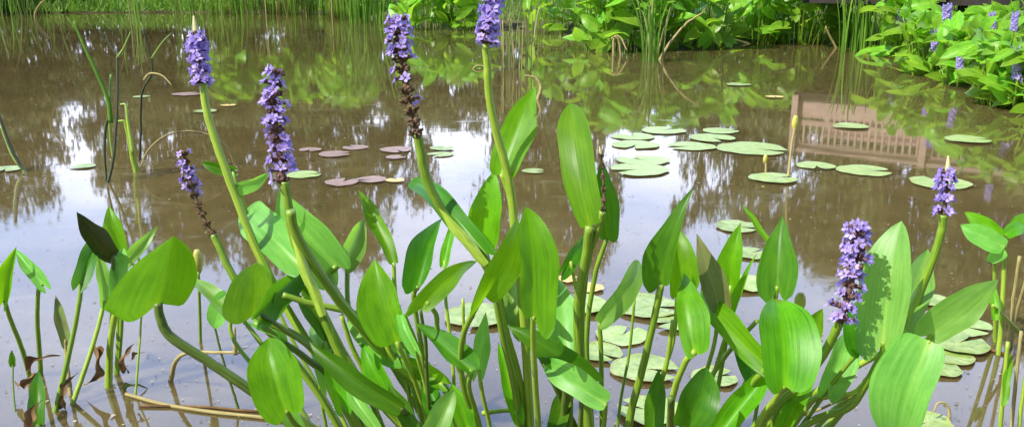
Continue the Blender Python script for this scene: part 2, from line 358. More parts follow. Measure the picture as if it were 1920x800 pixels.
# shoots: label, material, base, tip, depth, tip depth change, left width, right width, options, petiole waypoints (last on water), radius, stem material
SHOOT_GROUP = 'pickerelweed leaf shoots in the foreground'
SHOOTS = [
# --- left edge and left clump (roots in view)
('green leaf cut by the left edge, upright over a bent stem', 'leaf', (8, 562), (30, 462), 2.1, 0, 26, 14, {}, [(8, 562), (20, 600), (40, 650), (56, 705)], 5, 'stem'),
('small light green leaf leaning left, second from the left edge', 'leafpale', (80, 532), (22, 462), 2.12, .04, 15, 17, dict(um=.25), [(80, 532), (72, 545), (70, 600), (74, 660), (76, 700)], 5, 'stem'),
('narrow folded dark green leaf in front of a brownish drooping one', 'leafdark', (152, 527), (188, 428), 2.05, .06, 22, 18, dict(um=.15, te=3, fold=30), [(152, 527), (148, 570), (130, 660), (104, 770)], 5.5, 'stem'),
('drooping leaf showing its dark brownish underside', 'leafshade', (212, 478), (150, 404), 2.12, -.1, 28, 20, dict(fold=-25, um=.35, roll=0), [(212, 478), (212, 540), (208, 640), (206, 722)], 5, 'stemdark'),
('bright green leaf tip rising behind the brownish drooping leaf', 'leaf', (218, 475), (204, 384), 2.2, .05, 26, 24, {}, [(218, 475), (222, 560), (222, 640), (218, 700)], 5, 'stem'),
('pale upright leaf behind the left lobe of the big heart leaf', 'leafpale', (196, 563), (186, 474), 2.15, .03, 16, 18, dict(te=2.5), [(196, 563), (182, 620), (160, 690), (136, 756)], 5, 'stemlight'),
('whitish green leaf standing upright left of the big heart leaf', 'leafpale', (222, 556), (230, 462), 2.13, .03, 20, 20, dict(te=2.5), [(222, 556), (210, 620), (205, 670), (204, 724)], 7.5, 'stemlight'),
('pale narrow leaf pointing up right above the big heart leaf', 'leafpale', (236, 492), (296, 424), 2.2, .05, 15, 15, dict(um=.4), [(236, 492), (230, 560), (226, 640), (220, 700)], 4.5, 'stem'),
('withering brown and olive leaf, narrow and upright at lower left', 'leafold', (122, 636), (104, 553), 2.15, .02, 13, 13, dict(um=.4), [(122, 636), (124, 670), (130, 715), (132, 740)], 4, 'straw'),
('tiny round green leaf on a thin stem near the left edge', 'leafdark', (24, 682), (22, 655), 2.15, 0, 8, 8, {}, [(24, 682), (24, 720), (28, 770)], 2.2, 'stemdark'),
('dark green blade standing in the water at the bottom left', 'leafdark', (72, 800), (72, 690), 1.97, .05, 18, 18, dict(um=.3, ll=0, lr=0, te=2), [(72, 796), (72, 806), (72, 815)], 6, 'stemdark'),
# --- big heart leaf and neighbours
('large bright heart leaf with a long drooping left lobe, on a thick leaning stem', 'leaf', (296, 568), (326, 442), 1.62, .06, 100, 64, dict(ll=.34, lr=.0, um=.03, te=1.25, umr=.40, ter=2.3, fold=-16, bend=-.03, f0=.66, roll=0, curl=0), [(296, 568), (302, 600), (322, 632), (400, 683), (480, 737), (585, 803), (720, 900)], 11, 'stemdark'),
('pale green leaf pointing left behind the second heart leaf', 'leafpale', (432, 588), (356, 514), 1.75, .04, 22, 20, {}, [(432, 588), (440, 640), (520, 740), (600, 850), (660, 920)], 5, 'stem'),
('whitish leaf tip hanging down below the second heart leaf', 'leafpale', (425, 560), (398, 616), 1.78, 0, 24, 24, dict(te=3), [(425, 560), (450, 590), (520, 690), (640, 900)], 5, 'stem'),
('glossy heart leaf, second from left, with a pointed lower left lobe', 'leaf', (478, 588), (482, 486), 1.55, .06, 66, 36, dict(ll=.24, lr=.02, um=.12, te=1.6, umr=.4, ter=2.2, fold=14, f0=.85), [(478, 588), (500, 602), (560, 632), (640, 692), (720, 762), (790, 850), (820, 940)], 9, 'stem'),
('dark cupped leaf curling right of the second heart leaf', 'leafdark', (490, 590), (574, 505), 1.5, .08, 30, 36, dict(fold=34, te=2.4, um=.5, bend=-.1), [(490, 590), (540, 622), (590, 660), (660, 740), (780, 930)], 6, 'stemdark'),
('rounded dark green leaf low at the left, tip hidden under stems', 'leaf', (537, 768), (497, 630), 1.5, .02, 56, 62, dict(ll=.14, lr=.1, um=.4, te=2.1, fold=24), [(537, 768), (560, 800), (640, 860), (700, 930)], 6, 'stem'),
('pale curled leaf under the second heart leaf', 'leafpale', (478, 606), (540, 642), 1.62, .02, 24, 14, dict(te=2.6), [(478, 606), (520, 640), (600, 740), (700, 920)], 5, 'stem'),
('shaded leaf hanging tip down between two leaning stems', 'leafdark', (566, 556), (612, 640), 1.68, 0, 26, 26, dict(te=2.5), [(566, 556), (600, 600), (650, 720), (740, 930)], 5, 'stemdark'),
('pale glossy leaf pointing up left beneath the second tall flower', 'leafpale', (566, 500), (458, 388), 1.62, .1, 40, 44, dict(um=.5, te=2.2, ll=.05, lr=.05, bend=.1), [(566, 500), (600, 570), (640, 650), (700, 760), (760, 920)], 7, 'stem'),
('broad pale sunlit leaf carrying a patch of shadow', 'leafpale', (632, 498), (516, 356), 1.72, .12, 68, 44, dict(um=.34, te=1.6, ll=.16, lr=.1, bend=.08, fold=8), [(632, 498), (618, 520), (660, 590), (740, 690), (800, 800), (830, 920)], 8, 'stem'),
('bright leaf tip pointing up right beside the broad pale leaf', 'leafpale', (650, 492), (688, 404), 1.76, .05, 34, 26, dict(te=1.5), [(650, 492), (660, 600), (740, 760), (790, 920)], 6, 'stem'),
('small curled light leaf on the stem of the first tall flower', 'leafpale', (446, 346), (503, 326), 1.66, .05, 10, 20, dict(bend=.2, te=2.5), [(446, 346), (452, 372), (462, 400)], 5, 'stemlight'),
('small dark leaf pointing left behind the first tall flower stem', 'leafdark', (436, 318), (376, 306), 1.8, .05, 16, 14, dict(te=2.2), [(436, 318), (462, 420), (540, 620), (700, 900)], 4, 'stem'),
# --- middle left
('narrow upright leaf leaning left, between pale leaf and dark arrow leaf', 'leaf', (738, 492), (672, 350), 1.62, .04, 17, 18, dict(um=.55, te=1.8, ll=.02, lr=.02, fold=24), [(738, 492), (742, 560), (760, 700), (800, 920)], 5, 'stemlight'),
('dark arrow shaped leaf pointing up right, left of centre', 'leafdark', (784, 536), (826, 398), 1.5, .06, 44, 22, dict(ll=.14, lr=.02, um=.3, te=1.4), [(784, 536), (776, 560), (790, 650), (800, 740), (830, 930)], 6, 'stem'),
('small slim leaf hanging behind the stem left of centre', 'leaf', (834, 488), (848, 418), 1.75, .03, 12, 12, dict(um=.3, te=2.2), [(834, 488), (836, 560), (850, 700), (860, 900)], 4, 'stemlight'),
('bright leaf pointing up right just left of the centre stems', 'leaf', (790, 578), (896, 478), 1.42, .07, 22, 30, dict(ll=.2, lr=.02, um=.35, te=1.4, fold=20), [(800, 566), (818, 590), (822, 625), (850, 665), (900, 800), (930, 960)], 6, 'stem'),
('large pale yellowish leaf upright, low left of centre', 'leaf', (744, 640), (702, 484), 1.56, .05, 58, 34, dict(um=.42, te=1.8, ll=.02, lr=.02, fold=18), [(744, 640), (780, 720), (840, 900)], 6, 'stemlight'),
('pale green leaf pointing left under a crossing stem', 'leafpale', (742, 662), (652, 584), 1.64, .03, 36, 30, dict(te=2.2), [(742, 662), (780, 740), (820, 920)], 6, 'stem'),
('thin whitish folded leaf among the left crossing stems', 'leafpale', (778, 652), (744, 566), 1.52, .03, 15, 13, dict(fold=30, te=2), [(778, 652), (800, 730), (850, 930)], 5, 'stemlight'),
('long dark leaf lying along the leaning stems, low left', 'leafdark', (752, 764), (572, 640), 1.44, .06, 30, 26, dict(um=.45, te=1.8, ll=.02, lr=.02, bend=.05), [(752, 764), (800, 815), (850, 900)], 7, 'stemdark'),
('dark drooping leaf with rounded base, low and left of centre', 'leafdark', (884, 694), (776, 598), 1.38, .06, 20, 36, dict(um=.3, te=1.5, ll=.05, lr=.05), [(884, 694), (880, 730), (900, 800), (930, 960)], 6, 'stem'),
('small pale spear leaf upright over open water near centre', 'leafpale', (898, 692), (911, 586), 1.5, .04, 20, 18, dict(um=.4, te=1.6, fold=22), [(898, 692), (905, 740), (920, 810), (940, 960)], 5, 'stemlight'),
('pale glossy leaf cut by the bottom edge left of centre', 'leafpale', (806, 828), (852, 730), 1.34, .05, 32, 24, dict(te=2.6), [(806, 828), (840, 880), (880, 980)], 6, 'stem'),
('small bright leaf low at left, between two leaning stems', 'leaf', (640, 760), (606, 668), 1.56, .05, 22, 26, {}, [(640, 760), (680, 830), (740, 940)], 6, 'stem'),
('pale glinting leaf edge low among the leaning stems', 'leafpale', (704, 800), (640, 706), 1.52, .05, 16, 18, dict(um=.45), [(704, 800), (740, 850), (800, 950)], 6, 'stemlight'),
('half shaded leaf low behind the brown upright stalk', 'leafdark', (836, 800), (790, 690), 1.56, .05, 28, 26, dict(um=.4), [(836, 800), (850, 850), (870, 960)], 6, 'stem'),
('bright short leaf beside the pale spear leaf at the bottom', 'leaf', (876, 800), (846, 716), 1.46, .05, 22, 22, dict(um=.4), [(876, 800), (890, 850), (920, 970)], 6, 'stemlight'),
('light leaf upright behind the rounded low left leaf', 'leafpale', (612, 720), (584, 600), 1.66, .05, 24, 24, dict(um=.4), [(612, 720), (650, 800), (720, 940)], 5, 'stemlight'),
('bright leaf crossing low behind the dark drooping leaf', 'leaf', (826, 716), (742, 668), 1.6, .05, 20, 24, dict(um=.4), [(826, 716), (850, 780), (890, 960)], 5, 'stemlight'),
('narrow bright leaf low just left of the tongue leaf stalk', 'leaf', (966, 770), (934, 640), 1.56, .05, 16, 20, dict(um=.4), [(966, 770), (975, 830), (990, 970)], 5, 'stemlight'),
('dark upright leaf between the two low leaves right of centre', 'leafdark', (1224, 806), (1236, 690), 1.5, .04, 22, 22, dict(um=.4), [(1224, 806), (1220, 850), (1210, 970)], 5, 'stem'),
('bright leaf low behind the lowest spike stem', 'leaf', (1470, 806), (1530, 700), 1.46, .05, 24, 28, dict(um=.4), [(1470, 806), (1440, 850), (1380, 950)], 6, 'stemlight'),
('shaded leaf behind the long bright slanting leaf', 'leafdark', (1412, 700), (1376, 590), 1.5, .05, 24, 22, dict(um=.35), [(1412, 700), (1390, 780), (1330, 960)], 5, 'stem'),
# --- centre
('long dark leaf trailing down from the third tall flower stem', 'leafdark', (908, 472), (752, 322), 1.42, .1, 26, 26, dict(um=.45, te=1.9, ll=.05, lr=.08, bend=.12, fold=18), [(908, 472), (925, 540), (945, 640), (970, 760), (985, 960)], 8, 'stem'),
('green leaf tapering up right with its lower lobe drooping, at centre', 'leaf', (910, 556), (978, 404), 1.32, .06, 34, 36, dict(ll=.26, lr=.02, um=.35, te=1.6, fold=12), [(902, 560), (885, 590), (866, 640), (868, 720), (900, 820), (930, 980)], 7, 'stem'),
('tall broad tongue shaped leaf at the centre with parallel veins', 'leaf', (1000, 592), (992, 384), 1.3, .04, 36, 54, dict(ll=.02, lr=.2, um=.42, te=2.3, fold=22), [(1000, 592), (1000, 640), (1004, 720), (1010, 820), (1010, 980)], 7, 'stemlight'),
('upright green leaf half behind the fourth flower stem, above centre', 'leaf', (908, 462), (928, 318), 1.52, .04, 36, 34, dict(um=.42, te=1.7, ll=.02, lr=.02, fold=10), [(908, 462), (930, 540), (960, 680), (990, 960)], 6, 'stem'),
('tall pointed leaf behind the fourth flower stem', 'leaf', (940, 326), (999, 152), 1.48, .05, 34, 46, dict(um=.4, te=1.6, ll=.03, lr=.05, fold=16), [(940, 326), (955, 370), (966, 460), (985, 680), (1005, 970)], 6, 'stemlight'),
('tallest broad spoon shaped leaf right of centre', 'leaf', (1106, 424), (1068, 192), 1.34, .05, 32, 44, dict(um=.62, te=2.4, ll=0, lr=0, fold=10, wave=.01), [(1106, 424), (1098, 490), (1085, 570), (1088, 680), (1104, 800), (1110, 980)], 12, 'stem'),
('dark leaf half hidden behind the tallest spoon leaf', 'leafdark', (1138, 446), (1126, 296), 1.42, .03, 22, 34, dict(um=.3, te=1.8, ll=.02, lr=.06), [(1138, 446), (1115, 520), (1100, 640), (1110, 800), (1120, 980)], 6, 'stem'),
('small dark leaf pointing down left beside the thick centre right stem', 'leafdark', (1056, 506), (1102, 434), 1.46, .03, 14, 18, dict(um=.35, te=1.8), [(1070, 490), (1082, 560), (1086, 680), (1100, 980)], 4, 'stemlight'),
('whitish leaf behind the big tongue leaf at centre', 'leafpale', (978, 616), (944, 512), 1.55, .03, 28, 26, dict(um=.4, te=2.2), [(978, 616), (985, 700), (1000, 980)], 5, 'stem'),
('broad yellowish leaf low behind the tongue leaf, right side lit', 'leafpale', (1066, 690), (1046, 520), 1.5, .05, 56, 34, dict(um=.4, te=2.2, ll=.02, lr=.02), [(1066, 690), (1070, 760), (1060, 980)], 6, 'stem'),
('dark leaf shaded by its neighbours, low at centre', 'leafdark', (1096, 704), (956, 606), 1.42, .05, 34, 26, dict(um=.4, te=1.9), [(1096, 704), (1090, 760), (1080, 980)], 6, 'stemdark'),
('light green leaf lying nearly flat, low at centre', 'leafpale', (1136, 756), (1010, 676), 1.34, .08, 24, 38, dict(um=.45, te=2.3, ll=.02, lr=.02), [(1136, 756), (1132, 800), (1120, 980)], 6, 'stem'),
# --- right of centre
('light leaf bent over at the top, right of the thick stem', 'leafpale', (1124, 604), (1206, 486), 1.55, .04, 26, 24, dict(um=.6, te=3, ll=.02, lr=.06, bend=.15), [(1124, 604), (1127, 660), (1128, 740), (1130, 960)], 5.5, 'stem'),
('tall dark leaf with a long point and left lobe, right of centre', 'leafdark', (1240, 532), (1294, 350), 1.42, .05, 44, 24, dict(ll=.12, lr=.0, um=.25, te=1.2, fold=22), [(1240, 532), (1228, 590), (1205, 690), (1178, 800), (1160, 980)], 9, 'stem'),
('bright green leaf close behind the tall dark pointed leaf', 'leaf', (1270, 552), (1264, 410), 1.5, .04, 36, 42, dict(um=.3, te=1.5, ll=.06, lr=.03), [(1270, 552), (1262, 640), (1235, 740), (1215, 960)], 5, 'stemlight'),
('bright yellow green leaf facing the sun, low right of centre', 'leaf', (1304, 664), (1282, 512), 1.36, .04, 24, 46, dict(um=.35, te=1.6, ll=.04, lr=.02, fold=14), [(1304, 658), (1284, 680), (1262, 740), (1256, 800), (1250, 980)], 8, 'stemlight'),
('dull olive leaf with a purplish tinge, pointing up', 'leafold', (1346, 562), (1306, 438), 1.48, .04, 24, 32, dict(um=.3, te=1.4), [(1346, 562), (1340, 640), (1310, 760), (1290, 970)], 5, 'stem'),
('green pointed leaf behind the dull olive leaf', 'leaf', (1370, 534), (1386, 418), 1.58, .04, 32, 26, dict(um=.35, te=1.5), [(1370, 534), (1364, 620), (1340, 760), (1300, 970)], 5, 'stem'),
('thin leaf seen edge on, leaning left toward the heart leaf', 'leaf', (1442, 452), (1391, 381), 1.6, .05, 8, 8, dict(um=.4, te=1.6, fold=40), [(1442, 452), (1450, 540), (1430, 700), (1380, 970)], 4, 'stem'),
('neat dark heart leaf with pointed tip beside a yellow bud', 'leafdark', (1458, 540), (1466, 402), 1.5, .02, 42, 44, dict(roll=12, um=.22, te=1.35, ll=.2, lr=.16), [(1458, 536), (1450, 580), (1430, 660), (1380, 760), (1330, 970)], 5.5, 'stem'),
('narrow leaf seen edge on with its stalk, right of the olive leaf', 'leaf', (1368, 604), (1417, 472), 1.5, .05, 12, 12, dict(um=.3, te=1.5, fold=40), [(1368, 604), (1345, 680), (1310, 790), (1280, 970)], 5, 'stem'),
('long bright leaf slanting down right to the big rounded leaf', 'leaf', (1456, 702), (1306, 534), 1.38, .08, 26, 32, dict(um=.45, te=1.7, ll=.02, lr=.02, fold=16), [(1440, 690), (1410, 720), (1370, 790), (1320, 970)], 8, 'stem'),
('big rounded leaf low on the right, dark at its upper left', 'leaf', (1470, 722), (1456, 556), 1.34, .05, 60, 72, dict(um=.45, te=2.2, ll=.12, lr=.08, fold=24, curl=.05), [(1470, 722), (1452, 750), (1420, 800), (1360, 970)], 7, 'stemlight'),
('dark broad leaf at the bottom, right of centre', 'leafdark', (1284, 800), (1330, 690), 1.32, .03, 50, 44, dict(um=.4, te=2.2, ll=.02, lr=.02), [(1284, 800), (1280, 850), (1270, 990)], 5, 'stem'),
('sunlit leaf cut by the bottom edge beneath the big rounded leaf', 'leaf', (1346, 812), (1444, 690), 1.4, .05, 30, 34, dict(um=.45, te=2.2), [(1346, 812), (1340, 860), (1320, 980)], 6, 'stem'),
('small dark leaf tip behind the lowest flower spike', 'leaf', (1500, 640), (1548, 578), 1.5, .03, 24, 30, dict(te=1.5), [(1500, 640), (1480, 720), (1420, 800), (1350, 960)], 5, 'stem'),
('pale leaf below the lowest flower spike', 'leafpale', (1552, 728), (1590, 618), 1.5, .04, 32, 40, dict(um=.4, te=1.9), [(1552, 728), (1500, 780), (1380, 960)], 6, 'stem'),
('tall broad pale leaf with lobed base, right side', 'leafpale', (1656, 640), (1682, 410), 1.38, .06, 60, 46, dict(um=.35, te=2.3, ll=.17, lr=.12, fold=10, wave=.012), [(1656, 640), (1655, 662), (1620, 725), (1590, 764), (1500, 805), (1400, 940)], 9, 'stem'),
('dark lobe of a leaf left of the tall broad pale leaf', 'leafdark', (1618, 652), (1606, 566), 1.44, .02, 34, 20, dict(um=.35, te=2.2), [(1618, 652), (1560, 720), (1400, 940)], 5, 'stem'),
('pale leaf half hidden behind the rightmost flower stem', 'leafpale', (1694, 604), (1742, 462), 1.5, .05, 28, 36, dict(um=.45, te=1.9), [(1694, 604), (1640, 700), (1540, 790), (1420, 940)], 6, 'stem'),
('long pale leaf pointing right with a folded dark edge', 'leafpale', (1744, 628), (1882, 522), 1.42, .08, 44, 30, dict(um=.38, te=1.5, ll=.12, lr=.03, bend=.08, fold=14), [(1748, 626), (1730, 642), (1640, 668), (1550, 722), (1430, 802), (1360, 930)], 8, 'stemlight'),
('small shaded leaf tucked at the foot of the thick centre right stem', 'leafdark', (1040, 812), (1076, 712), 1.5, .04, 24, 22, dict(um=.4), [(1040, 812), (1045, 860), (1050, 970)], 5, 'stem'),
('pale leaf low between the leaning stems and rounded low left leaf', 'leafpale', (560, 812), (520, 742), 1.6, .04, 20, 22, dict(um=.4), [(560, 812), (600, 860), (680, 940)], 5, 'stem'),
('bright leaf low in the middle of the leaning left stems', 'leaf', (724, 740), (676, 640), 1.6, .05, 24, 26, dict(um=.35), [(724, 740), (760, 810), (810, 940)], 5, 'stemlight'),
('narrow dark leaf low left of the pale glossy bottom leaf', 'leafdark', (778, 812), (726, 716), 1.46, .05, 18, 18, dict(um=.4), [(778, 812), (800, 860), (840, 960)], 5, 'stem'),
('broad pale leaf hanging tip down in the lower right', 'leafpale', (1744, 640), (1672, 845), 1.34, .03, 42, 76, dict(roll=-8, um=.42, te=2.2, ll=.0, lr=.02, fold=10), [(1744, 640), (1690, 662), (1600, 735), (1490, 764), (1380, 930)], 5, 'stemlight'),
]
def petiole_and_leaf(lbl, mat, b, t, d, dd, wl, wr, op, pet, rpx, smat, k):
    pts = stem_pts(pet, d, True if len(pet) > 3 or pet[-1][1] > 690 else d+.04)
    root = pts[-1] if len(pts) < 2 else pts[-1]
    e = thing('pickerelweed_shoot', root, lbl, 'water plant', SHOOT_GROUP)
    stem_mesh(pts, rpx, d).build('petiole', M[smat], e)
    mb = MB(); kk = d/F_PX
    vr = random.Random(500+k); o = dict(seed=k, roll=vr.uniform(-24, 24), fold=vr.uniform(15, 38), bend=vr.uniform(-.03, .15), curl=vr.uniform(0, .16)); o.update(op); dd = dd*vr.uniform(-.5, 2.4)
    leaf(mb, P(b[0], b[1], d), P(t[0], t[1], d+dd), wl*kk*.93, wr*kk*.93, **o)
    mb.build('leaf_blade', M[mat], e)
for k, a in enumerate(SHOOTS): petiole_and_leaf(*a, k)

# ------------------------------------------------------------------ flower stalks
def petal_floret(mb, c, out, up, r, rr):
    out = out.normalized(); s = out.cross(up).normalized(); u = s.cross(out)
    for k in range(6):
        a = math.pi/6 + k*math.pi/3 + rr.uniform(-.2, .2); d = s*math.cos(a) + u*math.sin(a); q = s*-math.sin(a) + u*math.cos(a)
        ln = r*rr.uniform(.8, 1.15); wv = r*.30; fl = rr.uniform(.15, .5)
        p0 = c + d*(r*.1); p1 = c + d*(ln*.6) + q*wv + out*(ln*fl*.7); p2 = c + d*ln + out*(ln*fl); p3 = c + d*(ln*.6) - q*wv + out*(ln*fl*.7); pm = c + d*(ln*.55) + out*(ln*(fl*.5))
        mb.add([p0, p1, p2, p3, pm], [(0, 1, 4), (1, 2, 4), (2, 3, 4), (3, 0, 4)])
def build_spike(parent, axis, d, rpx, dens, seed, nflo, pink, bud=None, r_floret=13):
    rr = random.Random(seed); kk = d/F_PX
    sp = smooth_path([P(x, y, d) for x, y in axis], 8); m = len(sp)
    ra = MB(); ra.tube(sp, [kk*rpx*(.11+.08*i/m) for i in range(m)], 8)
    root = ra.build('flower_spike', M['spent' if not pink else 'spentpink'], parent)
    fl, se = MB(), MB()
    nw = max(5, int(math.hypot(axis[-1][0]-axis[0][0], axis[-1][1]-axis[0][1])/17)); nflo = int(nflo*.98)
    def at(t):
        x = t*(m-1); i = min(m-2, int(x)); return sp[i].lerp(sp[i+1], x-i), (sp[i+1]-sp[i]).normalized()
    def dn(t):
        for (a, b, v) in dens:
            if a <= t <= b: return v
        return 0
    for k in range(nflo):
        t = (k+rr.random())/nflo; t = min(1, max(0, t*.25 + .75*((round(t*nw-.5)+.5)/nw) + rr.uniform(-.012, .012))); ang = k*2.39996 + rr.uniform(-.5, .5); p, tg = at(t)
        s = tg.cross(Vector((0, 1, 0))).normalized(); b = tg.cross(s)
        o = (s*math.cos(ang) + b*math.sin(ang)); tp = .72 + .28*min(1, t*5)
        if rr.random() < dn(t):
            c = p + o*(kk*rpx*tp*rr.uniform(.38, .74)); mbq = fl
            se.tube([p + o*kk*rpx*.2, c], [kk*2.4, kk*3.2], 5)
            se.blob(p + o*kk*rpx*rr.uniform(.16, .3), (kk*rpx*.08, kk*rpx*.08, kk*rpx*.12), None, 5, 4)
            petal_floret(fl, c, o - tg*.35 + Vector((rr.uniform(-.3, .3), rr.uniform(-.3, .3), rr.uniform(-.2, .4))), -tg, kk*r_floret*min(1, .55+rpx/75)*rr.uniform(.75, 1.15), rr)
        else:
            c = p + o*(kk*rpx*rr.uniform(.24, .38)); z = (o - tg*.3).normalized(); x = z.cross(tg).normalized(); y = z.cross(x)
            se.blob(c, (kk*rpx*.10, kk*rpx*.10, kk*rpx*.15), (x, y, z), 5, 4)
            for _ in range(2):
                c2 = p + (s*math.cos(ang+rr.uniform(.8, 5)) + b*math.sin(ang+rr.uniform(.8, 5)))*kk*rpx*rr.uniform(.15, .3); se.blob(c2 + tg*kk*rr.uniform(-5, 5), kk*rpx*rr.uniform(.08, .13), None, 5, 4)
            if rr.random() < .5:
                q = c + o*kk*rpx*.12; se.tube([c, q + tg*kk*rr.uniform(-4, 4)], [kk*1.6, kk*.8], 4)
    fl.build('petals', M['petal'], root)
    se.build('spent_flowers', M['spentpink' if pink else 'spent'], root)
    if bud:
        b = MB(); (x0, y0), (x1, y1) = bud; a = smooth_path([P(x0, y0, d), P((x0+x1)/2, (y0+y1)/2, d), P(x1, y1, d)], 4); n = len(a)
        b.tube(a, [kk*rpx*.26*(1-.75*(i/(n-1))**1.5) for i in range(n)], 8)
        b.build('bud_tip', M['budtip'], root)

FLOWERS = [
('tall pickerelweed flower, leftmost tall spike, pale bud tip on a bright curved stem', [(368, 58), (372, 100), (381, 162)], 1.62, 26, [(0, .14, .25), (.14, 1, .85)], 95, False, ((367, 62), (363, 30)),
   [(381, 156), (386, 200), (402, 258), (438, 358), (484, 474), (545, 590), (640, 740), (740, 930)], 10, 'stemlight', 0),
('long pickerelweed spike with violet flowers all along, second tall one from left', [(518, 128), (514, 200), (522, 270), (531, 345)], 1.55, 38, [(0, .2, .62), (.2, .27, .2), (.27, .5, .55), (.5, .58, .2), (.58, .88, .6), (.88, 1, .2)], 110, True, None,
   [(533, 340), (538, 370), (548, 432), (575, 512), (606, 592), (634, 655), (690, 790), (750, 940)], 12, 'stem', 0),
('drooping old spike, few violet flowers above brown seed heads, leaning left', [(343, 282), (354, 330), (372, 386), (402, 446)], 1.68, 22, [(0, .55, .4), (.55, 1, .0)], 100, False, None,
   [(400, 440), (412, 465), (432, 508), (480, 590), (600, 740), (700, 920)], 9, 'stem', 0),
('tall spike, violet at the top and spent brown at the bottom', [(746, 30), (750, 90), (762, 170), (784, 260)], 1.42, 40, [(0, .38, .72), (.38, .48, .35), (.48, .62, .3), (.62, .7, .16), (.7, .82, .16), (.82, 1, 0)], 125, False, None,
   [(782, 250), (788, 280), (798, 330), (826, 390), (868, 446), (912, 496), (938, 580), (958, 690), (978, 800), (990, 970)], 12, 'stem', 0),
('violet spike cut off by the top edge, on a straight yellow green stem', [(928, -40), (917, 20), (910, 86)], 1.4, 32, [(0, 1, .8)], 95, False, None,
   [(910, 82), (914, 130), (917, 180), (930, 245), (948, 310), (958, 360), (964, 420), (985, 640), (1005, 975)], 10, 'stemlight', 0),
('lowest violet spike at right, leaning over a curved thick stem', [(1603, 416), (1606, 470), (1596, 530), (1574, 606)], 1.36, 40, [(0, .3, .62), (.3, .75, .45), (.75, 1, .6)], 125, True, None,
   [(1576, 600), (1566, 622), (1545, 662), (1508, 712), (1460, 758), (1410, 812), (1350, 960)], 11, 'stem', 0),
('rightmost violet spike with a green bud tip, on a long leaning stem', [(1776, 316), (1775, 350), (1769, 407)], 1.46, 24, [(0, 1, .85)], 70, False, ((1777, 322), (1778, 292)),
   [(1769, 402), (1766, 430), (1756, 466), (1736, 520), (1706, 592), (1672, 655), (1620, 722), (1560, 790), (1440, 940)], 10, 'stem', 0),
('unopened green spike pressed against the tallest spoon leaf', [(1126, 282), (1130, 320), (1132, 366), (1130, 400)], 1.33, 13, [(0, 1, 0)], 110, False, ((1126, 290), (1124, 274)),
   [(1130, 396), (1122, 430), (1104, 480), (1090, 580), (1092, 700), (1106, 820), (1112, 985)], 9, 'stem', 0),
]
for k, (lbl, axis, d, rpx, dens, nf, pink, bud, pet, sr, sm, _) in enumerate(FLOWERS):
    pts = stem_pts(pet, d)
    e = thing('pickerelweed_flower_stalk', pts[-1], lbl, 'flower', 'flowering pickerelweed stalks in the foreground')
    stem_mesh(pts, sr*.92, d, .8).build('stem', M[sm], e)
    build_spike(e, axis, d, rpx*.88, dens, 40+k, nf, pink, bud)
    # bright sheath leaf wrapped on some stems
    if k in (1, 3, 6):
        i = {1: 2, 3: 3, 6: 3}[k]; mb = MB(); a, b = pet[i], pet[i+1]; kk = d/F_PX
        q = pet[i+2]
        leaf(mb, P(q[0], q[1], d-.03), P(a[0]-4, a[1], d-.02), 12*kk, 12*kk, ll=0, lr=0, um=.5, te=2, fold=-35, bend=.03, seed=k)
        mb.build('sheath', M['stemlight'], e)

# ------------------------------------------------------------------ loose stems, old stalks, buds
def stalk(name, lbl, cat, pix, d, rpx, mat, root=True, group=None):
    pts = stem_pts(pix, d, root); e = stem_mesh(pts, rpx, d, .4 if mat == 'straw' else .7).build(name, M[mat])
    return tag(e, lbl, cat, group)
def leafless(lbl, pix, d, rpx, mat, root=True): return stalk('bare_stalk', lbl, 'stalk', pix, d, rpx, mat, root, 'bare pickerelweed stalks')
leafless('thick stalk slanting from the second spike down to the right', [(545, 395), (556, 440), (610, 528), (700, 640), (780, 722), (850, 810), (880, 900)], 1.5, 13, 'stem')
leafless('curved stalk crossing the slanting stems with a bright top edge', [(530, 552), (580, 568), (640, 580), (700, 602), (780, 664), (834, 724), (880, 800), (900, 930)], 1.57, 8, 'stem')
leafless('dark stalk leaning right beneath the dark cupped leaf', [(486, 606), (530, 640), (570, 668), (624, 716), (668, 800), (700, 900)], 1.6, 8, 'stemdark')
leafless('thin brown stalk rising upright among the left stems', [(788, 580), (798, 640), (800, 700), (806, 790), (815, 940)], 1.46, 5, 'stemdark')
leafless('yellow green stalk behind the left crossing stems', [(640, 590), (660, 650), (690, 720), (740, 920)], 1.6, 6, 'stemlight')
leafless('pale stalk slanting under the whitish folded leaf', [(716, 620), (738, 676), (770, 704), (806, 742), (850, 830), (870, 930)], 1.62, 8, 'stemlight')
leafless('light stalk standing just right of the centre stem', [(930, 540), (948, 620), (968, 690), (984, 780), (1000, 960)], 1.5, 9, 'stemlight')
leafless('short dark stalk at the bottom between tongue leaf and thick stem', [(1062, 690), (1060, 740), (1056, 810), (1050, 960)], 1.46, 9, 'stemdark')
leafless('dark slanting stalk below the flat light leaf', [(1000, 640), (1030, 700), (1064, 770), (1100, 850), (1120, 950)], 1.44, 8, 'stemdark')
leafless('brown cut stalk standing before the dark broad bottom leaf', [(1258, 745), (1258, 790), (1256, 850), (1250, 960)], 1.3, 9, 'stemdark')
leafless('thin light stalk right of the tall dark pointed leaf', [(1262, 600), (1250, 680), (1228, 770), (1215, 960)], 1.5, 6, 'stemlight')
leafless('straight stalk behind the bright yellow green leaf', [(1420, 600), (1370, 655), (1330, 710), (1280, 790), (1240, 940)], 1.52, 6, 'stem')
leafless('pale thin stalk running low to the right, upper of two', [(1610, 735), (1560, 742), (1490, 762), (1420, 800), (1350, 900)], 1.46, 5, 'stemlight')
leafless('pale thin stalk running low to the right, lower of two', [(1600, 737), (1540, 765), (1480, 788), (1430, 830), (1380, 900)], 1.5, 5, 'straw')
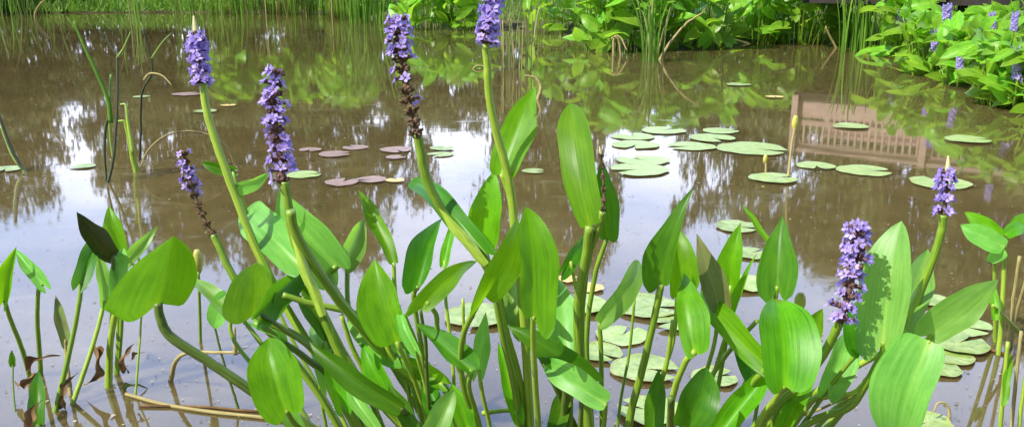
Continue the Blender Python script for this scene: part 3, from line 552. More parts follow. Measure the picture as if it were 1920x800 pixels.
leafless('thin pale stalk standing alone between left stems and kinked dry stem', [(268, 560), (262, 640), (256, 716), (254, 742)], 2.14, 2.6, 'stemlight')
leafless('thin dark stalk leaning right of the kinked dry stem', [(398, 596), (420, 680), (440, 742), (448, 770)], 2.0, 3, 'stemdark')
leafless('thin green stalk low behind the rounded low left leaf', [(606, 640), (600, 720), (612, 800), (640, 900)], 1.68, 4, 'stem')
leafless('yellowish thin stalk crossing behind the brown upright stalk', [(760, 590), (800, 690), (830, 790), (850, 900)], 1.6, 4, 'stemlight')
leafless('pale thin stalk upright left of the pale spear leaf', [(868, 560), (872, 660), (884, 770), (900, 920)], 1.6, 4, 'stemlight')
leafless('thin green stalk between the lily pads low right of centre', [(1190, 560), (1180, 660), (1160, 780), (1150, 930)], 1.62, 3.6, 'stem')
stalk('broken_stem', 'dry bent stem kinked over the water below the big heart leaf', 'dead stem', [(456, 660), (400, 660), (352, 661), (330, 676), (320, 714)], 1.95, 6, 'straw')
stalk('broken_stem', 'short dry vertical stub above the kinked dry stem', 'dead stem', [(440, 612), (440, 640), (441, 664)], 1.94, 5, 'straw', 1.95)
stalk('broken_stem', 'pale horizontal broken stem at the bottom near the centre', 'dead stem', [(984, 768), (940, 769), (905, 774)], 1.75, 5, 'stemlight', 1.78)
def flat_stem(lbl, pix, r, mat, z=.004):
    mb = MB(); sp = smooth_path([W(x, y, z) for x, y in pix], 6); mb.tube(sp, r, 7); tag(mb.build('floating_stem', M[mat]), lbl, 'dead stem', 'dead stems floating on the pond')
flat_stem('long yellowish stem floating at the bottom left', [(236, 738), (310, 758), (400, 772), (520, 785), (600, 800)], .0045, 'straw')
flat_stem('brown stem floating along the bottom edge at left', [(260, 760), (380, 762), (480, 770), (560, 764)], .0035, 'deadleaf')
flat_stem('faint brown stem floating lower right behind the reeds', [(1690, 600), (1780, 632), (1900, 668)], .004, 'deadleaf')

def bud(name, lbl, pix, d, rpx, top, hpx, wpx, smat, root=True):
    pts = stem_pts(pix, d, root); e = thing(name, pts[-1], lbl, 'flower bud')
    stem_mesh(pts, rpx, d).build('stem', M[smat], e)
    mb = MB(); kk = d/F_PX; c = P(top[0], top[1]+hpx/2, d)
    n = 7; pp = [c + Vector((0, 0, 1))*(hpx*kk*(.5-i/n)) for i in range(n+1)]
    mb.tube(pp, [kk*wpx/2*max(.12, math.sin(math.pi*(.12+.8*i/n)))**.7 for i in range(n+1)], 10)
    mb.build('bud', M['yellowbud'], e)
bud('water_lily_bud', 'yellow green bud on a pale stem standing among the lily pads', [(1490, 240), (1484, 275), (1478, 332)], wd(1478, 332), 3, (1491, 217), 28, 13, 'straw')
bud('water_lily_bud', 'small yellow bud right of the neat dark heart leaf', [(1498, 580), (1492, 640), (1460, 760), (1400, 950)], 1.52, 5, (1500, 548), 36, 22, 'stem')
bud('water_lily_bud', 'light green bud standing alone right of the big heart leaf', [(372, 510), (374, 560), (376, 640)], 2.35, 3.5, (371, 467), 46, 18, 'stem')
bud('water_lily_bud', 'tiny yellow stub poking from the water left of the bud stem', [(1436, 300), (1436, 316), (1436, 322)], wd(1436, 322), 2.5, (1435, 290), 18, 9, 'straw')

# rushes and old growth standing in the water at the left
def rush(lbl, parts, root):
    e = thing('water_rush', W(*root), lbl, 'water plant', 'old rush shoots standing in the water at left')
    for nm, pix, d, r, m, rt in parts:
        stem_mesh(stem_pts(pix, d, rt), r*.68, d, .35 if nm == 'blade' else .7).build(nm, M[m], e)
d1 = wd(200, 340)
rush('dark stemmed rush with a long green blade leaning left', [
  ('stem', [(220, 95), (220, 200), (212, 300), (202, 342)], d1, 4.5, 'stemblack', True), ('stem', [(196, 60), (206, 84), (219, 105)], d1, 3, 'stemblack', d1), ('stem', [(200, 342), (196, 290), (198, 240), (206, 215)], d1, 4.5, 'stemblack', d1),
  ('stem', [(212, 300), (206, 250), (206, 200), (208, 140)], d1, 3.5, 'stem', d1),
  ('blade', [(138, 40), (158, 88), (178, 130), (202, 186), (208, 230)], d1-.1, 7, 'reed', d1),
  ('blade', [(245, 60), (232, 90), (220, 108)], d1, 4, 'stem', d1)], (202, 342))
d2 = wd(262, 318)
rush('thin dark rush with forked tips, right of the leaning blade', [
  ('stem', [(268, 52), (284, 112), (284, 140), (266, 176), (264, 250), (262, 300)], d2, 3.8, 'stemblack', True),
  ('blade', [(322, 62), (304, 80), (284, 110)], d2, 2.5, 'stem', d2),
  ('blade', [(322, 160), (304, 142), (282, 138), (270, 150)], d2-.05, 4, 'straw', d2)], (262, 300))
d3 = wd(256, 330)
rush('yellow drooping rush blade bent over at its top', [
  ('blade', [(222, 228), (232, 228), (238, 240), (248, 290), (256, 322)], d3, 10, 'stemlight', True),
  ('blade', [(226, 196), (236, 198), (240, 230), (250, 290)], d3, 6, 'stemlight', d3)], (256, 322))
stalk('dry_stem', 'tan dry stem arching over the water left of the first flower', 'dead stem', [(262, 318), (276, 284), (308, 256), (352, 246), (398, 256), (428, 280), (440, 308)], d3, 3, 'straw')
stalk('dry_stem', 'dark dry stem leaning left at the left edge', 'dead stem', [(-6, 205), (14, 262), (34, 304), (50, 322)], wd(50, 322), 4, 'stemblack')
stalk('dry_stem', 'thin dark stem behind the leaning dry one at the left edge', 'dead stem', [(0, 232), (22, 290), (46, 322)], wd(46, 322)+.05, 2.5, 'stem')
stalk('dry_stem', 'pale curled reed hanging down at the top left', 'dead stem', [(92, -6), (74, 10), (66, 30), (74, 54), (91, 72)], 9, 3.2, 'straw', 9.4)
stalk('dry_stem', 'pale curled dead leaf looping right of the fourth flower stem', 'dead stem', [(985, 142), (1004, 146), (1014, 164), (1008, 186)], wd(1000, 186), 4, 'straw', True)

# dead leaves at the bottom left
def dead(lbl, b, t, d, wpx, mat='deadleaf', dd=0, **o):
    mb = MB(); kk = d/F_PX; leaf(mb, P(*b, d), P(*t, d+dd), wpx*kk, wpx*kk, seed=int(b[0]), **dict(dict(fold=48, bend=.28, wave=.16, te=1.3, roll=35, curl=.3, um=.4), **o))
    tag(mb.build('dead_leaf', M[mat]), lbl, 'dead leaf', 'withered leaves at the bottom left')
dead('brown curled leaf lying against the dark blade at the bottom left', (58, 690), (102, 662), 2.1, 9)
dead('pinkish brown leaf curled left of the dark blade', (60, 700), (26, 722), 2.08, 10)
dead('orange brown leaf at the very bottom left', (66, 800), (70, 752), 1.95, 16)
dead('orange brown leaf drooping behind the stems at lower left', (124, 755), (136, 700), 2.06, 11)
dead('rusty leaf hanging between the pair of left stems', (176, 660), (168, 725), 2.12, 12)
dead('small shrivelled leaf on a twig below the big heart leaf', (238, 690), (244, 645), 2.15, 8)
dead('tiny brown leaf right of the shrivelled one', (250, 672), (268, 658), 2.15, 5)
dead('pale withered scrap floating left of the long yellowish stem', (236, 730), (272, 722), wd(250, 728)-.01, 6, 'leafold')

# right edge plants
def sprig(lbl, stems, leaves, root):
    e = thing('water_plant', W(*root), lbl, 'water plant', 'leafy water plants at the right edge')
    for pix, d, r, m in stems: stem_mesh(stem_pts(pix, d), r, d).build('stem', M[m], e)
    for (b, t, d, wl, wr) in leaves:
        mb = MB(); kk = d/F_PX; leaf(mb, P(*b, d), P(*t, d+.05), wl*kk, wr*kk, ll=0, lr=0, um=.5, te=1.9, fold=12, seed=b[0])
        mb.build('leaf_blade', M['leafpale' if b[1] % 2 else 'leaf'], e)
sprig('light green leafy plant with a whorl of oval leaves at the right edge', [([(1884, 450), (1882, 520), (1878, 600), (1872, 664)], 2.3, 5, 'stemlight'), ([(1864, 480), (1866, 560), (1866, 640)], 2.32, 4.5, 'stemlight')],
  [((1884, 463), (1800, 421), 2.28, 22, 20), ((1880, 444), (1808, 397), 2.34, 15, 15), ((1884, 440), (1918, 420), 2.3, 14, 14), ((1886, 471), (1850, 489), 2.28, 12, 12), ((1890, 440), (1930, 400), 2.35, 14, 12)], (1872, 664))
sprig('yellowish reedy shoots standing in the water at the right edge', [([(1912, 480), (1900, 560), (1892, 630), (1888, 655)], 2.3, 4, 'straw'), ([(1925, 520), (1905, 590), (1895, 650)], 2.3, 3.5, 'straw'), ([(1862, 572), (1900, 610), (1930, 640)], 2.25, 4, 'stemlight')], [((1868, 600), (1862, 530), 2.26, 8, 8)], (1890, 655))
sprig('grassy green shoots rising at the lower right corner', [([(1890, 640), (1882, 720), (1876, 790), (1874, 815)], 1.9, 4.5, 'stemlight'), ([(1915, 620), (1904, 720), (1895, 815)], 1.9, 4, 'straw'), ([(1930, 660), (1915, 760), (1910, 820)], 1.9, 4, 'stemlight')], [((1882, 760), (1896, 660), 1.88, 7, 7)], (1876, 812))
stalk('broken_stem', 'small yellow hooked stem at the bottom right', 'dead stem', [(1750, 772), (1758, 756), (1772, 755), (1779, 768), (1780, 792)], wd(1780, 792)-.01, 4, 'straw')

# ------------------------------------------------------------------ lily pads
PG = 'lily pads floating on the pond'
PADS = [  # label, cx, cy, width px, material, squash, notch angle
('lily pad with a lit rim, leftmost of the far pads, upper of a touching pair', 1188, 256, 80, 'pad', 100),
('dull green lily pad, leftmost far pad, lower of a touching pair', 1192, 271, 90, 'pad', 250),
('light lily pad at the upper edge of the far pad group', 1244, 244, 82, 'pad', 40),
('light lily pad at the top right of the far pad group', 1350, 245, 66, 'pad', 10),
('light lily pad in the far group just below the top right one', 1334, 258, 84, 'pad', 300),
('greyish green lily pad in the middle of the far group', 1297, 274, 90, 'pad', 190),
('widest far lily pad, right end of the group', 1410, 278, 128, 'pad', 330),
('lily pad nearer than the far group, upper of a touching pair', 1205, 300, 100, 'pad', 120),
('lily pad nearer than the far group, lower of a touching pair', 1198, 317, 110, 'pad', 200),
('lily pad at the foot of the yellow bud stem', 1450, 333, 90, 'pad', 15),
('small dull lily pad right of the yellow bud stem', 1530, 310, 72, 'pad', 260),
('clean oval lily pad alone right of the yellow bud', 1620, 319, 98, 'pad', 350),
('lily pad behind the rightmost violet spike', 1762, 342, 108, 'pad', 80),
('pale lily pad lying on the reflection of the bridge railing', 1595, 236, 66, 'pad', 160),
('thin far lily pad near the right bank', 1815, 261, 80, 'pad', 0),
('green lily pad behind the second tall spike', 570, 327, 64, 'pad', 20),
('purple brown lily pad, lower left of the purple ones', 640, 341, 62, 'padpurple', 70),
('purple brown lily pad beside a yellow one, left of the tall spike', 696, 336, 56, 'padpurple', 200),
('small yellow lily pad left of the spent brown spike', 741, 337, 36, 'padyellow', 100),
('purple lily pad, widest of the upper purple row', 627, 288, 58, 'padpurple', 10),
('purple lily pad at the top of the purple row', 666, 276, 48, 'padpurple', 140),
('small grey purple lily pad beside the second tall spike', 582, 280, 42, 'padpurple', 260),
('reddish lily pad left of the spent brown spike', 742, 280, 58, 'padpurple', 300),
('small dull lily pad below the reddish one', 742, 294, 38, 'padpurple', 30),
('pale yellowish lily pad right of the spent brown spike, upper', 828, 277, 46, 'padfade', 60),
('pale grey lily pad right of the spent brown spike, lower', 826, 289, 50, 'padfade', 220),
('small pale lily pad left of the tallest spoon leaf', 1000, 320, 42, 'padfade', 0),
('thin grey lily pad far off behind the first tall flower, upper', 350, 176, 54, 'padpurple', 40),
('thin grey lily pad far off behind the first tall flower, lower', 384, 208, 44, 'padfade', 190),
('tiny yellow lily pad right of the first tall flower stem', 428, 197, 28, 'padyellow', 90),
('tiny pale lily pad near the thin dark rush', 266, 181, 32, 'padfade', 0),
('thin pale green lily pad left of the dark rush', 156, 311, 46, 'padfade', 180),
('thin green lily pad cut by the left edge', 12, 316, 60, 'padfade', 280),
('tiny pale lily pad far off in front of the far leafy bank', 1385, 158, 46, 'padfade', 45),
('tiny pale lily pad far off left of the bridge reflection', 1452, 181, 34, 'padyellow', 270),
('ragged yellowish lily pad behind the pointed leaves', 1384, 424, 84, 'padfade', 330),
('pale lily pad between the olive leaf and neat heart leaf', 1405, 474, 70, 'padfade', 30),
('speckled lily pad behind the bent over light leaf', 1215, 574, 128, 'padfade', 350),
('dull lily pad behind the thick stem right of centre', 1088, 570, 110, 'pad', 100),
('brownish lily pad tucked under the large speckled one', 1262, 603, 84, 'padfade', 200),
('dark green lily pad nearest below the bent over light leaf', 1166, 628, 100, 'pad', 60),
('yellowish lily pad low behind the flat light leaf', 1124, 660, 90, 'padfade', 310),
('large speckled lily pad behind the stem of the tall dark leaf', 1210, 690, 130, 'padfade', 340),
('speckled lily pad nearest the bottom edge right of centre', 1216, 768, 120, 'padfade', 150),
('yellow green lily pad behind the centre left leaves', 894, 590, 120, 'padfade', 250),
('lily pad behind the bright yellow green leaf', 1340, 706, 86, 'padfade', 20),
('orange fading lily pad right of the big tongue leaf, upper', 1062, 522, 42, 'padyellow', 0),
('orange fading lily pad right of the big tongue leaf, lower', 1104, 538, 56, 'padyellow', 120),
('pale lily pad behind the dull olive leaf', 1400, 530, 90, 'pad', 180),
('speckled lily pad left of the right edge plants, upper', 1796, 642, 112, 'padfade', 30),
('mottled lily pad left of the right edge plants, middle', 1774, 664, 100, 'padfade', 230),
('brown edged lily pad left of the right edge plants, lower', 1762, 690, 80, 'padfade', 120),
('thin yellow green lily pad under the long pale right leaf', 1800, 610, 110, 'pad', 320),
('small yellowish lily pad behind the rightmost flower stem', 1740, 560, 70, 'padfade', 80),
('pale lily pad at the bottom beside the hooked stem', 1740, 790, 90, 'padfade', 210),
]
for k, (lbl, cx, cy, wpx, mat, na) in enumerate(PADS):
    c = W(cx, cy, .005 + .0012*(k % 5)); d = (c-CAM).dot(FW); r = wpx/2*d/F_PX; rr = random.Random(900+k)
    mb = MB(); NAng, NR = 44, 6; notch = R(rr.uniform(9, 20)); vs, uv = [], []
    asp = rr.uniform(.88, 1.0); ph = rr.uniform(0, 6.28); lift = rr.uniform(.015, .05) if cy > 400 else rr.uniform(.004, .016)
    for i in range(NR+1):
        for j in range(NAng+1):
            q = i/NR; a = R(na) + notch*(.25+.75*q) + (2*math.pi - 2*notch*(.25+.75*q))*j/NAng
            rad = r*q*(1 + .035*math.sin(3*a+ph) + .02*math.sin(7*a+2*ph))
            z = r*lift*(q**4)*(1+.9*math.sin(2*a+ph)+.5*math.sin(5*a)) + r*(.01 if cy > 400 else .003)*math.sin(9*a+ph)*q*q
            vs.append((c.x + rad*math.cos(a), c.y + rad*math.sin(a)*asp, c.z + max(z, -.002))); uv.append((j/NAng, q))
    m = NAng+1; fs = [(i*m+j, (i+1)*m+j, (i+1)*m+j+1, i*m+j+1) for i in range(NR) for j in range(NAng)]
    mb.add(vs, fs, uv); e = thing('lily_pad', c, lbl, 'lily pad', PG) if False else None
    o = mb.build('lily_pad', M[mat]); tag(o, lbl, 'lily pad', PG)

# floating specks: seeds, petals and bits of duckweed
sp = MB(); rr = random.Random(5)
for k in range(2200):
    x = rr.uniform(-50, 1970); y = 90 + 720*rr.random()**.8
    c = W(x, y, .0035); s = rr.uniform(.0007, .0019)*(c-CAM).length**.6*(1+1.2*rr.random()**5); a = rr.uniform(0, 6.28)
    n = 5; sp.add([c + Vector((math.cos(a+i*2*math.pi/n)*s*rr.uniform(.6, 1.2), math.sin(a+i*2*math.pi/n)*s*rr.uniform(.6, 1.2), 0)) for i in range(n)], [tuple(range(n))])
M['speck'] = simple_mat('floating_specks', (.12, .09, .05), (.40, .36, .24), 3, .7, .2, None, 0, .8)
tag(sp.build('floating_debris', M['speck'], smooth=False), 'fine pale and brown specks floating scattered over the pond', 'debris', kind='stuff')

# ------------------------------------------------------------------ far bank plants
def far_clump(lbl, cx, wpx, base_y, top_y, n, leafpx, spikes=(), seed=0, group='leafy pickerelweed clumps on the far bank', name='pickerelweed_clump', hmin=.06, droop=False):
    rr = random.Random(seed); c = W(cx, base_y); d = (c-CAM).dot(FW); kk = d/F_PX
    e = thing(name, c, lbl, 'water plant', group)
    fo, st = MB(), MB(); H = (base_y-top_y)*kk*1.02; Wd = wpx*kk/2
    for k in range(n):
        a = rr.uniform(0, 6.28); q = math.sqrt(rr.random()); bx = c + Vector((math.cos(a)*q*Wd*.75, math.sin(a)*q*min(Wd, .8)*.75, -.02))
        h = H*(hmin+(.95-hmin)*rr.random()**.8); lean = Vector((math.cos(a)*q*Wd*.3, math.sin(a)*q*.2, 0))
        top = bx + lean + Vector((rr.uniform(-.06, .06), rr.uniform(-.06, .06), h))
        st.tube(smooth_path([bx, bx.lerp(top, .5)-lean*.15, top], 3), [.007, .006, .006, .005, .005, .004, .004][:7], 5)
        L = leafpx*kk*rr.uniform(.6, 1.05); b = rr.uniform(0, 6.28); el = rr.uniform(-1.3, .5) if droop else rr.uniform(-.5, .95)
        dr = Vector((math.cos(b)*math.cos(el), math.sin(b)*math.cos(el)*.9, math.sin(el)))
        sr = Vector((rr.uniform(-1, 1), rr.uniform(-.2, 1), rr.uniform(-1.2, -.2)))
        leaf(fo, top - dr*L*.05, top + dr*L*.9, L*rr.uniform(.22, .32), L*rr.uniform(.22, .32), te=1.6, fold=rr.uniform(5, 22), bend=rr.uniform(.03, .16), seed=k, nu=6, nv=4, side_ref=sr)
    fo.build('foliage', M['far'], e); st.build('stems', M['stem'], e)
    for (sx, sy, hp, wp) in spikes:
        p = P(sx, sy, d-.42); q = P(sx+rr.uniform(-4, 4), sy+hp, d-.42); k2 = kk
        mb = MB(); ra = MB(); ra.tube([p, p.lerp(q, .5), q, q + Vector((0, 0, -hp*k2*.8))], [wp*k2*.18, wp*k2*.25, wp*k2*.2, wp*k2*.15], 6)
        f = ra.build('flower_spike', M['stem'], e)
        for i in range(46):
            t = (i+.5)/46; ang = i*2.4; o = Vector((math.cos(ang), math.sin(ang), rr.uniform(-.1, .3)))
            petal_floret(mb, p.lerp(q, t) + o*(wp*k2*.36), o, Vector((0, 0, 1)), wp*k2*.36, rr)
        mb.build('petals', M['petal'], f)
FC = [
('low leafy clump on the far bank left of the fourth flower stem', 800, 130, 54, -40, 55, 42, ()),
('leafy clump on the far bank just behind the fourth flower', 880, 110, 56, -36, 45, 40, ()),
('small leafy clump on the far bank right of the fourth flower', 1040, 130, 62, -50, 45, 40, ()),
('dark leafy clump left of the bulrush stems on the far bank', 1140, 110, 94, -44, 55, 58, ()),
('tall leafy clump behind the bulrush stems on the far bank', 1225, 120, 92, -60, 60, 56, ()),
('leafy clump right of the bulrush stems on the far bank', 1320, 120, 90, -40, 55, 52, ()),
('dense leafy clump at the middle of the far right bank', 1420, 120, 80, -30, 60, 48, ()),
('dense leafy clump left of the tall iris blades', 1505, 120, 82, -30, 60, 48, ()),
('small leafy clump behind the tall iris blades', 1590, 90, 82, -34, 40, 46, ()),
('leafy clump right of the tall iris blades with one lilac spike', 1690, 100, 104, -6, 60, 54, ((1690, 20, 30, 13),)),
('flowering leafy clump on the right bank with two lilac spikes', 1755, 110, 140, 26, 80, 52, ((1776, 10, 44, 15), (1752, 58, 38, 12))),
('flowering leafy clump right of the two spiked one', 1815, 110, 158, 46, 85, 52, ((1832, 56, 34, 11), (1800, 92, 40, 11), (1860, 24, 30, 10))),
('nearest leafy clump on the right bank at the right edge, with large leaves', 1890, 130, 196, 74, 100, 58, ((1904, 92, 60, 15), (1904, 24, 34, 11))),
('leafy clump cut by the right edge of the picture', 1975, 120, 215, 76, 70, 60, ()),
('leafy clump behind the nearest one on the right bank', 1868, 120, 126, 18, 80, 46, ()),
]
for k, a in enumerate(FC): far_clump(a[0], a[1], a[2], a[3], a[4], int(a[5]*1.7), a[6], a[7], seed=200+k)

for k, (lbl, cx, wpx, by, n) in enumerate([('tall leafy marsh plant with drooping leaves behind the first tall flower', 430, 100, 27, 60), ('tall leafy marsh plant with drooping leaves behind the second tall flower', 545, 110, 28, 80), ('tall leafy marsh plant with drooping leaves left of the spent brown spike', 650, 110, 34, 90)]):
    far_clump(lbl, cx, wpx, by, by-165, n, 46, seed=260+k, group='tall leafy plants on the far left bank', name='marsh_plant', hmin=.42, droop=True)

def reed_clump(name, lbl, cx, wpx, base_y, h, n, bw, mat, seed, lean=.25, group='reeds and grasses along the far bank', extra=None, yspread=.5):
    rr = random.Random(seed); c = W(cx, base_y); d = (c-CAM).dot(FW); kk = d/F_PX
    e = thing(name, c, lbl, 'reeds', group); a, b = MB(), MB()
    for k in range(n):
        x = rr.uniform(-.5, .5)*wpx*kk; bx = c + Vector((x, rr.uniform(-1, 1)*yspread, -.03)); hh = h*rr.uniform(.55, 1.1)
        ln = Vector((rr.gauss(0, lean) + x*.3, rr.gauss(0, lean*.7), 0))*hh
        p1 = bx + Vector((0, 0, hh*.5)) + ln*.22; p2 = bx + Vector((0, 0, hh*rr.uniform(.82, 1))) + ln*.75
        p3 = p2 + ln*.5 + Vector((0, 0, -hh*rr.uniform(-.12, .18)))
        sp = smooth_path([bx, p1, p2, p3], 3); m = len(sp); mb = b if (extra and rr.random() < .4) else a
        an = rr.uniform(0, 3.14); sd = Vector((math.cos(an), math.sin(an), 0)); vs = []
        for i, p in enumerate(sp):
            wv = bw*(1-(i/(m-1))**2.2)*.5 + .0008; vs += [p - sd*wv, p + sd.cross(Vector((0, 0, 1)))*wv*.4, p + sd*wv]
        fs = [q for i in range(m-1) for q in ((i*3, i*3+1, i*3+4, i*3+3), (i*3+1, i*3+2, i*3+5, i*3+4))]
        mb.add(vs, fs)
    a.build('blades', M[mat], e)
    if b.v: b.build('dry_blades', M[extra], e)
RC = [
('cattail_clump', 'loose reeds at the top left corner of the pond', 60, 130, 30, 1.3, 50, .02, 'reed', .3, 'reedpale'),
('cattail_clump', 'bright green reed tuft at the top left, right of the curled reed', 255, 34, 44, 1.2, 18, .02, 'reed', .1, 'reedpale'),
('cattail_clump', 'tall reeds at the far edge left of the dry grass', 390, 130, 28, 2.1, 49, .028, 'reed', .15, 'reedpale'),
('cattail_clump', 'tall reeds at the far edge with dry brown stems', 500, 120, 28, 2.4, 56, .03, 'reed', .14, 'straw'),
('cattail_clump', 'tall dry and green reeds at the far edge beside the leafy bank', 600, 120, 28, 2.5, 56, .03, 'reed', .14, 'straw'),
('cattail_clump', 'arching green reeds at the far edge left of the leafy clumps', 690, 90, 42, 1.9, 60, .034, 'reed', .2, None),
('cattail_clump', 'yellowing reeds in the water right of the fourth flower', 968, 60, 128, .72, 34, .013, 'reedpale', .12, 'straw'),
('bulrush_clump', 'bulrush stems fanning out of the water before the far leafy clumps', 1224, 40, 116, .95, 22, .020, 'reed', .22, 'reedpale'),
('iris_clump', 'tall bright iris blades on the far bank, left tuft', 1596, 40, 96, 1.0, 24, .026, 'reed', .08, None),
('iris_clump', 'tall bright iris blades on the far bank, right tuft', 1636, 30, 98, .95, 18, .026, 'reed', .08, None),
]
for k, (nm, lbl, cx, wpx, by, h, n, bw, mat, ln, ex) in enumerate(RC):
    reed_clump(nm, lbl, cx, wpx, by, h, n, bw, mat, 300+k, ln, extra=ex, yspread=.12 if by > 90 else .5)
# bent dead reeds at the waterline of the far bank
for lbl, pix in (('bent straw reed in the water left of the bulrush', [(1146, 74), (1150, 70), (1160, 76), (1164, 104)]), ('bent straw reed before the dark leafy clump', [(1176, 96), (1164, 72), (1152, 70), (1150, 104)]),
                 ('thick straw reed slanting right of the bulrush', [(1318, 24), (1288, 44), (1258, 78), (1238, 112)]), ('pale reed slanting from the bulrush foot', [(1252, 30), (1244, 60), (1236, 90), (1230, 114)]),
                 ('bent pale reed left of the iris blades', [(1548, 50), (1556, 68), (1568, 90)]), ('dead reed bent over in the water near the yellowing reeds', [(884, 150), (886, 132), (896, 124), (916, 128)])):
    x, y = pix[-1]; d = wd(x, y); stalk('dead_reed', lbl, 'dead reed', pix, d-.1, 4 if 'thick' in lbl else 3, 'straw', True, 'bent dead reeds by the far bank')
# long grass covering the bank behind the waterline
gr = MB(); rr = random.Random(77)
for k in range(9000):
    az = rr.uniform(-.75, .85); r = shore(az) + (.1 if az < -.18 else .9) + rr.random()**1.6*9; x, y = r*math.sin(az), r*math.cos(az)
    h = rr.uniform(.12, .4); b = Vector((x, y, ground_z(x, y)-.02)); l = Vector((rr.gauss(0, .12), rr.gauss(0, .12), h)); an = rr.uniform(0, 3.14); s = Vector((math.cos(an), math.sin(an), 0))*rr.uniform(.008, .016)
    gr.add([b-s, b+s, b+l*.6+s*.7, b+l*.6-s*.7, b+l*1.0+Vector((l.x, l.y, 0))*.5], [(0, 1, 2, 3), (3, 2, 4)])
for k in range(4500):
    az = rr.uniform(-.68, -.16); r = shore(az) + rr.random()*2.2; x, y = r*math.sin(az), r*math.cos(az)
    h = rr.uniform(.15, .5); b = Vector((x, y, ground_z(x, y)-.02)); l = Vector((rr.gauss(0, .14), rr.gauss(0, .12), h)); s = Vector((1, rr.uniform(-.6, .6), 0))*rr.uniform(.01, .024)
    gr.add([b-s, b+s, b+l*.6+s*.7, b+l*.6-s*.7, b+l*1.0+Vector((l.x, l.y, 0))*.5], [(0, 1, 2, 3), (3, 2, 4)])
tag(gr.build('grass', M['reed']), 'rough green grass covering the far bank', 'grass', kind='stuff')

# ------------------------------------------------------------------ bridge over the far right of the pond
def bridge():
    A, B = Vector((4.30, 12.95, 0)), Vector((6.62, 11.2, 0)); dr = (B-A).normalized(); Bx = A + dr*7.5
    nr = Vector((-dr.y, dr.x, 0)); 
    if nr.y < 0: nr = -nr
    Z = Vector((0, 0, 1)); ax = (dr, nr, Z); L = (Bx-A).length; mid = (A+Bx)/2
    e = thing('footbridge', A, 'brown timber footbridge with slatted railing and dark underside, above the right bank', 'bridge')
    z0 = .665
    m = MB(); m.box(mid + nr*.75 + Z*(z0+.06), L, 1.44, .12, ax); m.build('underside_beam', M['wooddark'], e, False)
    m = MB(); m.box(mid - nr*.062 + Z*(z0+.05), L, .06, .13, ax); m.build('underside_strip', M['wooddark'], e, False)  # dark strip added before the lit fascia, standing in for the dark underside
    m = MB(); m.box(mid + Z*(z0+.16), L, .06, .32, ax); m.box(mid + nr*1.5 + Z*(z0+.16), L, .06, .32, ax); m.build('fascia', M['wood'], e, False)
    m = MB()
    for i in range(int(L/.145)): m.box(A + dr*(.07+i*.145) + nr*.75 + Z*(z0+.34), .135, 1.56, .035, ax)
    m.build('deck', M['wood'], e, False)
    for o in (0, 1.5):
        rl = MB()
        rl.box(mid + nr*o + Z*(z0+.445), L, .05, .07, ax); rl.box(mid + nr*o + Z*(z0+.86), L, .12, .05, ax); rl.box(mid + nr*o + Z*(z0+.79), L, .045, .08, ax)
        for i in range(int(L/.095)): rl.box(A + dr*(.08+i*.095) + nr*o + Z*(z0+.615), .03, .03, .27, ax)
        rl.build('railing', M['wood'], e, False)
        for i in range(5):
            p = MB(); p.box(A + dr*(.045+i*1.84) + nr*(o+(-.09 if o == 0 else .09)) + Z*(z0+.46), .09, .09, .86, ax); p.build('post', M['wood'], e, False)
    for i in (1, 3):
        for o in (.1, 1.4):
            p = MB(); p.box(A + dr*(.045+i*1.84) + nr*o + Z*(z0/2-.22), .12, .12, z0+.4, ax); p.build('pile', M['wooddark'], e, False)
bridge()

# ------------------------------------------------------------------ trees beyond the far bank (seen mirrored in the water)
def tree_proto(name, seed, label, airy):
    rr = random.Random(seed); e = thing(name, (0, 0, 0), label, 'tree', 'trees beyond the far bank')
    t = MB(); t.tube(smooth_path([(0, 0, -.05), (.01, 0, .25), (-.01, .01, .5), (.01, 0, .85)], 4), [.022*(1-.8*i/12) for i in range(13)], 8)
    cl = []
    for k in range(40 if airy else 74):
        a = rr.uniform(0, 6.28); z = .10 + .84*rr.random()**.85; prof = .46*min(1, .55+z*1.2)*(1-max(0, (z-.45)/.6)**2.2)**.5
        q = prof*math.sqrt(rr.uniform(.1, 1)); c = Vector((math.cos(a)*q, math.sin(a)*q, z)); cl.append((c, rr.uniform(.08, .15)*(.8 if airy else 1)))
        t.tube([Vector((0, 0, max(.08, z-.18))), Vector((c.x*.5, c.y*.5, z-.07)), c], [.008, .005, .002], 5)
    t.build('trunk', M['bark'], e)
    f = MB()
    for c, r in cl:
        for k in range(110):
            v = Vector((rr.gauss(0, 1), rr.gauss(0, 1), rr.gauss(0, .7))).normalized()*(r*rr.uniform(.35, 1.08)); p = c + v
            n = (v.normalized() + Vector((rr.uniform(-.8, .8), rr.uniform(-.8, .8), rr.uniform(-.2, 1)))).normalized()
            s = n.orthogonal().normalized(); b = n.cross(s); an = rr.uniform(0, 6.28); s, b = s*math.cos(an)+b*math.sin(an), b*math.cos(an)-s*math.sin(an)
            h = rr.uniform(.012, .026)
            f.add([p - s*h, p + b*h*.6, p + s*h, p - b*h*.6], [(0, 1, 2, 3)])
    f.build('crown', M['treeleaf'], e, False)
    return e
protos = [tree_proto('broadleaf_tree', 11, '', False), tree_proto('broadleaf_tree', 12, '', False), tree_proto('slender_tree', 13, '', True)]
used = [False]*3
def tree(kind, px, wpx, by, D, label):
    az = math.atan((px-960)/F_PX); elev = PITCH + math.atan((by-400)/F_PX)
    o = protos[kind] if not used[kind] else copy_tree(protos[kind]); used[kind] = True
    x, y = D*math.sin(az), D*math.cos(az); H = (D*math.tan(elev) - CAM_H)*1.17; wv = wpx/F_PX*D
    o.location = (x, y, ground_z(x, y)); o.scale = (wv, wv, H*1.0); o.rotation_euler = (0, 0, px*1.7)
    o['label'] = label
